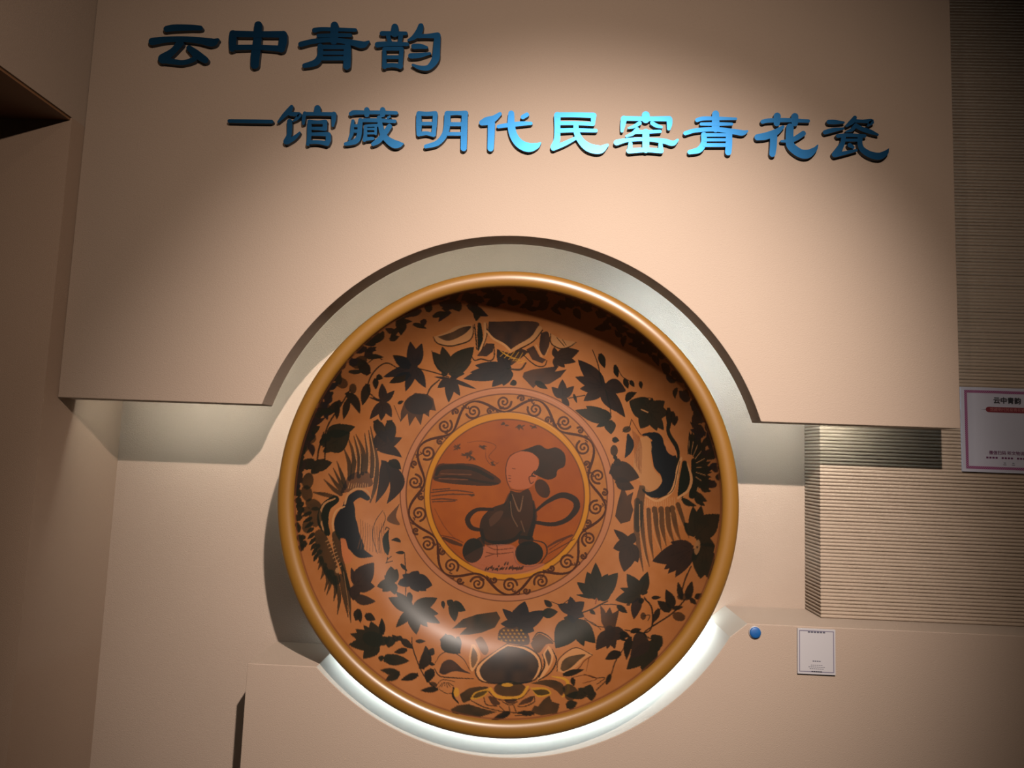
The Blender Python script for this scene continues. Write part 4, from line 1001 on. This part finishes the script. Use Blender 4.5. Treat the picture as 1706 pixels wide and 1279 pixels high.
lathe('foot_ring', [(0.26, 0.195), (0.26, Y_WALL-Y_RIM-0.001), (0.235, Y_WALL-Y_RIM-0.001), (0.235, 0.205)], 120, M_BACK, dish)

# ------------------------------------------------------------------ notice boards and the blue button
def text_mesh(body, size, bold=0.0):
    cu = bpy.data.curves.new('lettering', 'FONT')
    cu.body, cu.size, cu.align_x, cu.align_y = body, size, 'CENTER', 'CENTER'
    ob = bpy.data.objects.new('lettering', cu)
    COL.objects.link(ob)
    bpy.context.view_layer.update()
    dg = bpy.context.evaluated_depsgraph_get()
    me = bpy.data.meshes.new_from_object(ob.evaluated_get(dg))
    bpy.data.objects.remove(ob)
    bpy.data.curves.remove(cu)
    V = [(v.co.x, v.co.y) for v in me.vertices]
    P = [tuple(p.vertices) for p in me.polygons]
    bpy.data.meshes.remove(me)
    vs, fs = [], []
    for q, (ox, oz) in enumerate(((0, 0), (-bold, 0), (bold, 0), (0, bold), (0, -bold)) if bold else ((0, 0),)):
        b0_ = len(vs)
        vs += [(x+ox, -0.00002*q, z+oz) for x, z in V]
        fs += [tuple(b0_+i for i in p) for p in P]
    return pymesh('lettering', vs, fs)


def flat_rect(name, x0, x1, z0, z1, y, mat, parent, **props):
    return new_obj(name, pymesh(name, [(x0, y, z0), (x1, y, z0), (x1, y, z1), (x0, y, z1)], [(0, 1, 2, 3)]), parent, mat, **props)


def frame(name, x0, x1, z0, z1, w, y, mat, parent, **props):
    v = [(x0, y, z0), (x1, y, z0), (x1, y, z1), (x0, y, z1), (x0+w, y, z0+w), (x1-w, y, z0+w), (x1-w, y, z1-w), (x0+w, y, z1-w)]
    f = [(0, 1, 5, 4), (1, 2, 6, 5), (2, 3, 7, 6), (3, 0, 4, 7)]
    return new_obj(name, pymesh(name, v, f), parent, mat, **props)


M_WHITE = simple('white_print_board', (0.27, 0.27, 0.32), 0.35)
M_CARD = simple('white_card', (0.28, 0.27, 0.285), 0.4)
M_BLACK = simple('black_print', (0.012, 0.012, 0.016), 0.5)
M_PURPLE = simple('plum_print', (0.07, 0.010, 0.05), 0.5)
M_GREY = simple('grey_print', (0.06, 0.06, 0.08), 0.5)
M_GREYFRAME = simple('lilac_grey_print', (0.10, 0.09, 0.13), 0.5)
M_BANNER = simple('dark_red_print', (0.10, 0.006, 0.012), 0.5)
M_PINKTEXT = simple('pale_pink_print', (0.24, 0.10, 0.10), 0.5)
M_FRET, nt, b = mat_new('magenta_fret_print')
tc = nt.nodes.new('ShaderNodeTexCoord'); ck = nt.nodes.new('ShaderNodeTexChecker')
ck.inputs['Scale'].default_value = 420.0
ck.inputs['Color1'].default_value = (0.11, 0.008, 0.065, 1); ck.inputs['Color2'].default_value = (0.19, 0.09, 0.15, 1)
nt.links.new(tc.outputs['Object'], ck.inputs['Vector']); nt.links.new(ck.outputs['Color'], b.inputs['Base Color'])

# large notice on the ribbed wall
yb = Y_RIB-0.0045
TL, BL = at(1601, 644, yb), at(1603.3, 785, yb)
nh = TL[2]-BL[2]; nw = nh*1.07
nx, nz = 0.5*(TL[0]+BL[0])+nw/2, 0.5*(TL[2]+BL[2])
notice = new_obj('notice_board', None, label='white square notice with magenta fret border mounted on the ribbed wall', category='notice')
notice.location = (nx, yb, nz)
box('board', -nw/2, nw/2, 0.0, 0.0045, -nh/2, nh/2, M_WHITE, notice)
k = nw/152.0
frame('fret_border', -nw/2+5.5*k, nw/2-5.5*k, -nh/2+5*k, nh/2-5*k, 4.6*k, -0.0003, M_FRET, notice, label='magenta fret border')
tx = new_obj('title_lettering', text_mesh('云中青韵', 11.5*k, 0.45*k), notice, M_BLACK, label='black printed title')
tx.location = (0, -0.0004, nh/2-22*k)
ang = np.linspace(math.pi/2, 1.5*math.pi, 9)
bz, bh, bw = nh/2-37*k, 4.6*k, 31*k
pv = [(-bw+bh*math.cos(a), -0.0003, bz+bh*math.sin(a)) for a in ang]+[(bw-bh*math.cos(a), -0.0003, bz-bh*math.sin(a)) for a in ang]
new_obj('banner', pymesh('banner', pv, [tuple(range(len(pv)))]), notice, M_BANNER, label='dark red rounded banner')
tx = new_obj('banner_lettering', text_mesh('馆藏明代民窑青花瓷', 6.4*k), notice, M_PINKTEXT); tx.location = (0, -0.0006, bz)
for sx in (-1, 1):
    new_obj('banner_tail', pymesh('banner_tail', [(sx*(bw+bh), -0.0003, bz-0.6*k), (sx*(bw+bh), -0.0003, bz+0.6*k), (sx*(bw+bh+9*k), -0.0003, bz+0.1*k)], [(0, 1, 2)]), notice, M_GREY)
tx = new_obj('caption_lettering', text_mesh('微信扫码 听文物讲解', 7.0*k, 0.12*k), notice, M_PURPLE, label='plum printed caption'); tx.location = (0, -0.0004, -nh/2+32.5*k)
for i in range(15):
    if i in (4, 9): continue
    xx = (-35+i*5)*k
    flat_rect('small_print', xx-2.0*k, xx+1.6*k, -nh/2+23*k, -nh/2+26*k, -0.0003, M_PURPLE, notice)
for xx in (-7, 7):
    flat_rect('small_print', (xx-2.6)*k, (xx+2.6)*k, -nh/2+13*k, -nh/2+14*k, -0.0003, M_GREY, notice)
    flat_rect('small_print', (xx-1.8)*k, (xx+1.8)*k, -nh/2+16*k, -nh/2+17*k, -0.0003, M_GREY, notice)

# small card on the ledge
yc = Y_LEDGE-0.005
TL, BR = at(1329, 1046, yc), at(1392, 1125, yc)
ch = TL[2]-BR[2]-0.001; cw = at(1392, 1085, yc)[0]-at(1329, 1085, yc)[0]
card = new_obj('notice_card', None, label='small white card with a thin grey printed frame on the ledge block', category='card')
card.location = (0.5*(TL[0]+BR[0]), yc, 0.5*(TL[2]+BR[2]))
box('card_plate', -cw/2, cw/2, 0.0, 0.0048, -ch/2, ch/2, M_CARD, card)
k = cw/63.0
frame('printed_frame', -cw/2+2.5*k, cw/2-2.5*k, -ch/2+3.5*k, ch/2-2.5*k, 1.3*k, -0.0003, M_GREYFRAME, card, label='thin lilac grey printed frame')
for (z0, wd, h_, n_) in ((32, 15, 2.4, 6), (-15.5, 7, 1.6, 4), (-22, 10, 0.8, 6), (-25, 14, 0.8, 8), (-28, 12, 0.8, 7), (-32.5, 9, 1.8, 5)):
    for i in range(n_):
        xx = -wd+2*wd*(i+0.5)/n_
        flat_rect('small_print', (xx-wd/n_*0.78)*k, (xx+wd/n_*0.78)*k, (z0-h_/2)*k, (z0+h_/2)*k, -0.0003, M_GREY, card)

# blue button magnet
M_BLUE, nt, b = mat_new('blue_enamel')
tc = nt.nodes.new('ShaderNodeTexCoord'); nz_ = nt.nodes.new('ShaderNodeTexNoise'); nz_.inputs['Scale'].default_value = 180
mx = nt.nodes.new('ShaderNodeMix'); mx.data_type = 'RGBA'
mx.inputs['A'].default_value = (0.0, 0.035, 0.16, 1); mx.inputs['B'].default_value = (0.0, 0.065, 0.20, 1)
nt.links.new(tc.outputs['Object'], nz_.inputs['Vector']); nt.links.new(nz_.outputs['Fac'], mx.inputs['Factor']); nt.links.new(mx.outputs['Result'], b.inputs['Base Color'])
b.inputs['Roughness'].default_value = 0.55
M_PALE = simple('pale_plastic_edge', (0.22, 0.20, 0.20), 0.4)
pc = at(1257.5, 1053, Y_LEDGE)
button = new_obj('blue_button', None, label='small round blue button stuck on the ledge block beside the dish', category='button')
button.location = (pc[0], Y_LEDGE, pc[2])
rbn = 0.0128
lathe('base_disc', [(0.0001, -0.0030), (rbn*1.02, -0.0030), (rbn*1.06, -0.0015), (rbn*1.06, -0.0002)], 40, M_PALE, button)
lathe('cap', [(0.0001, -0.0075)]+[(rbn*0.92*math.sin(a), -0.0042-0.0032*math.cos(a)) for a in np.linspace(0.2, math.pi/2, 8)]+[(rbn*0.94, -0.0031)], 40, M_BLUE, button)
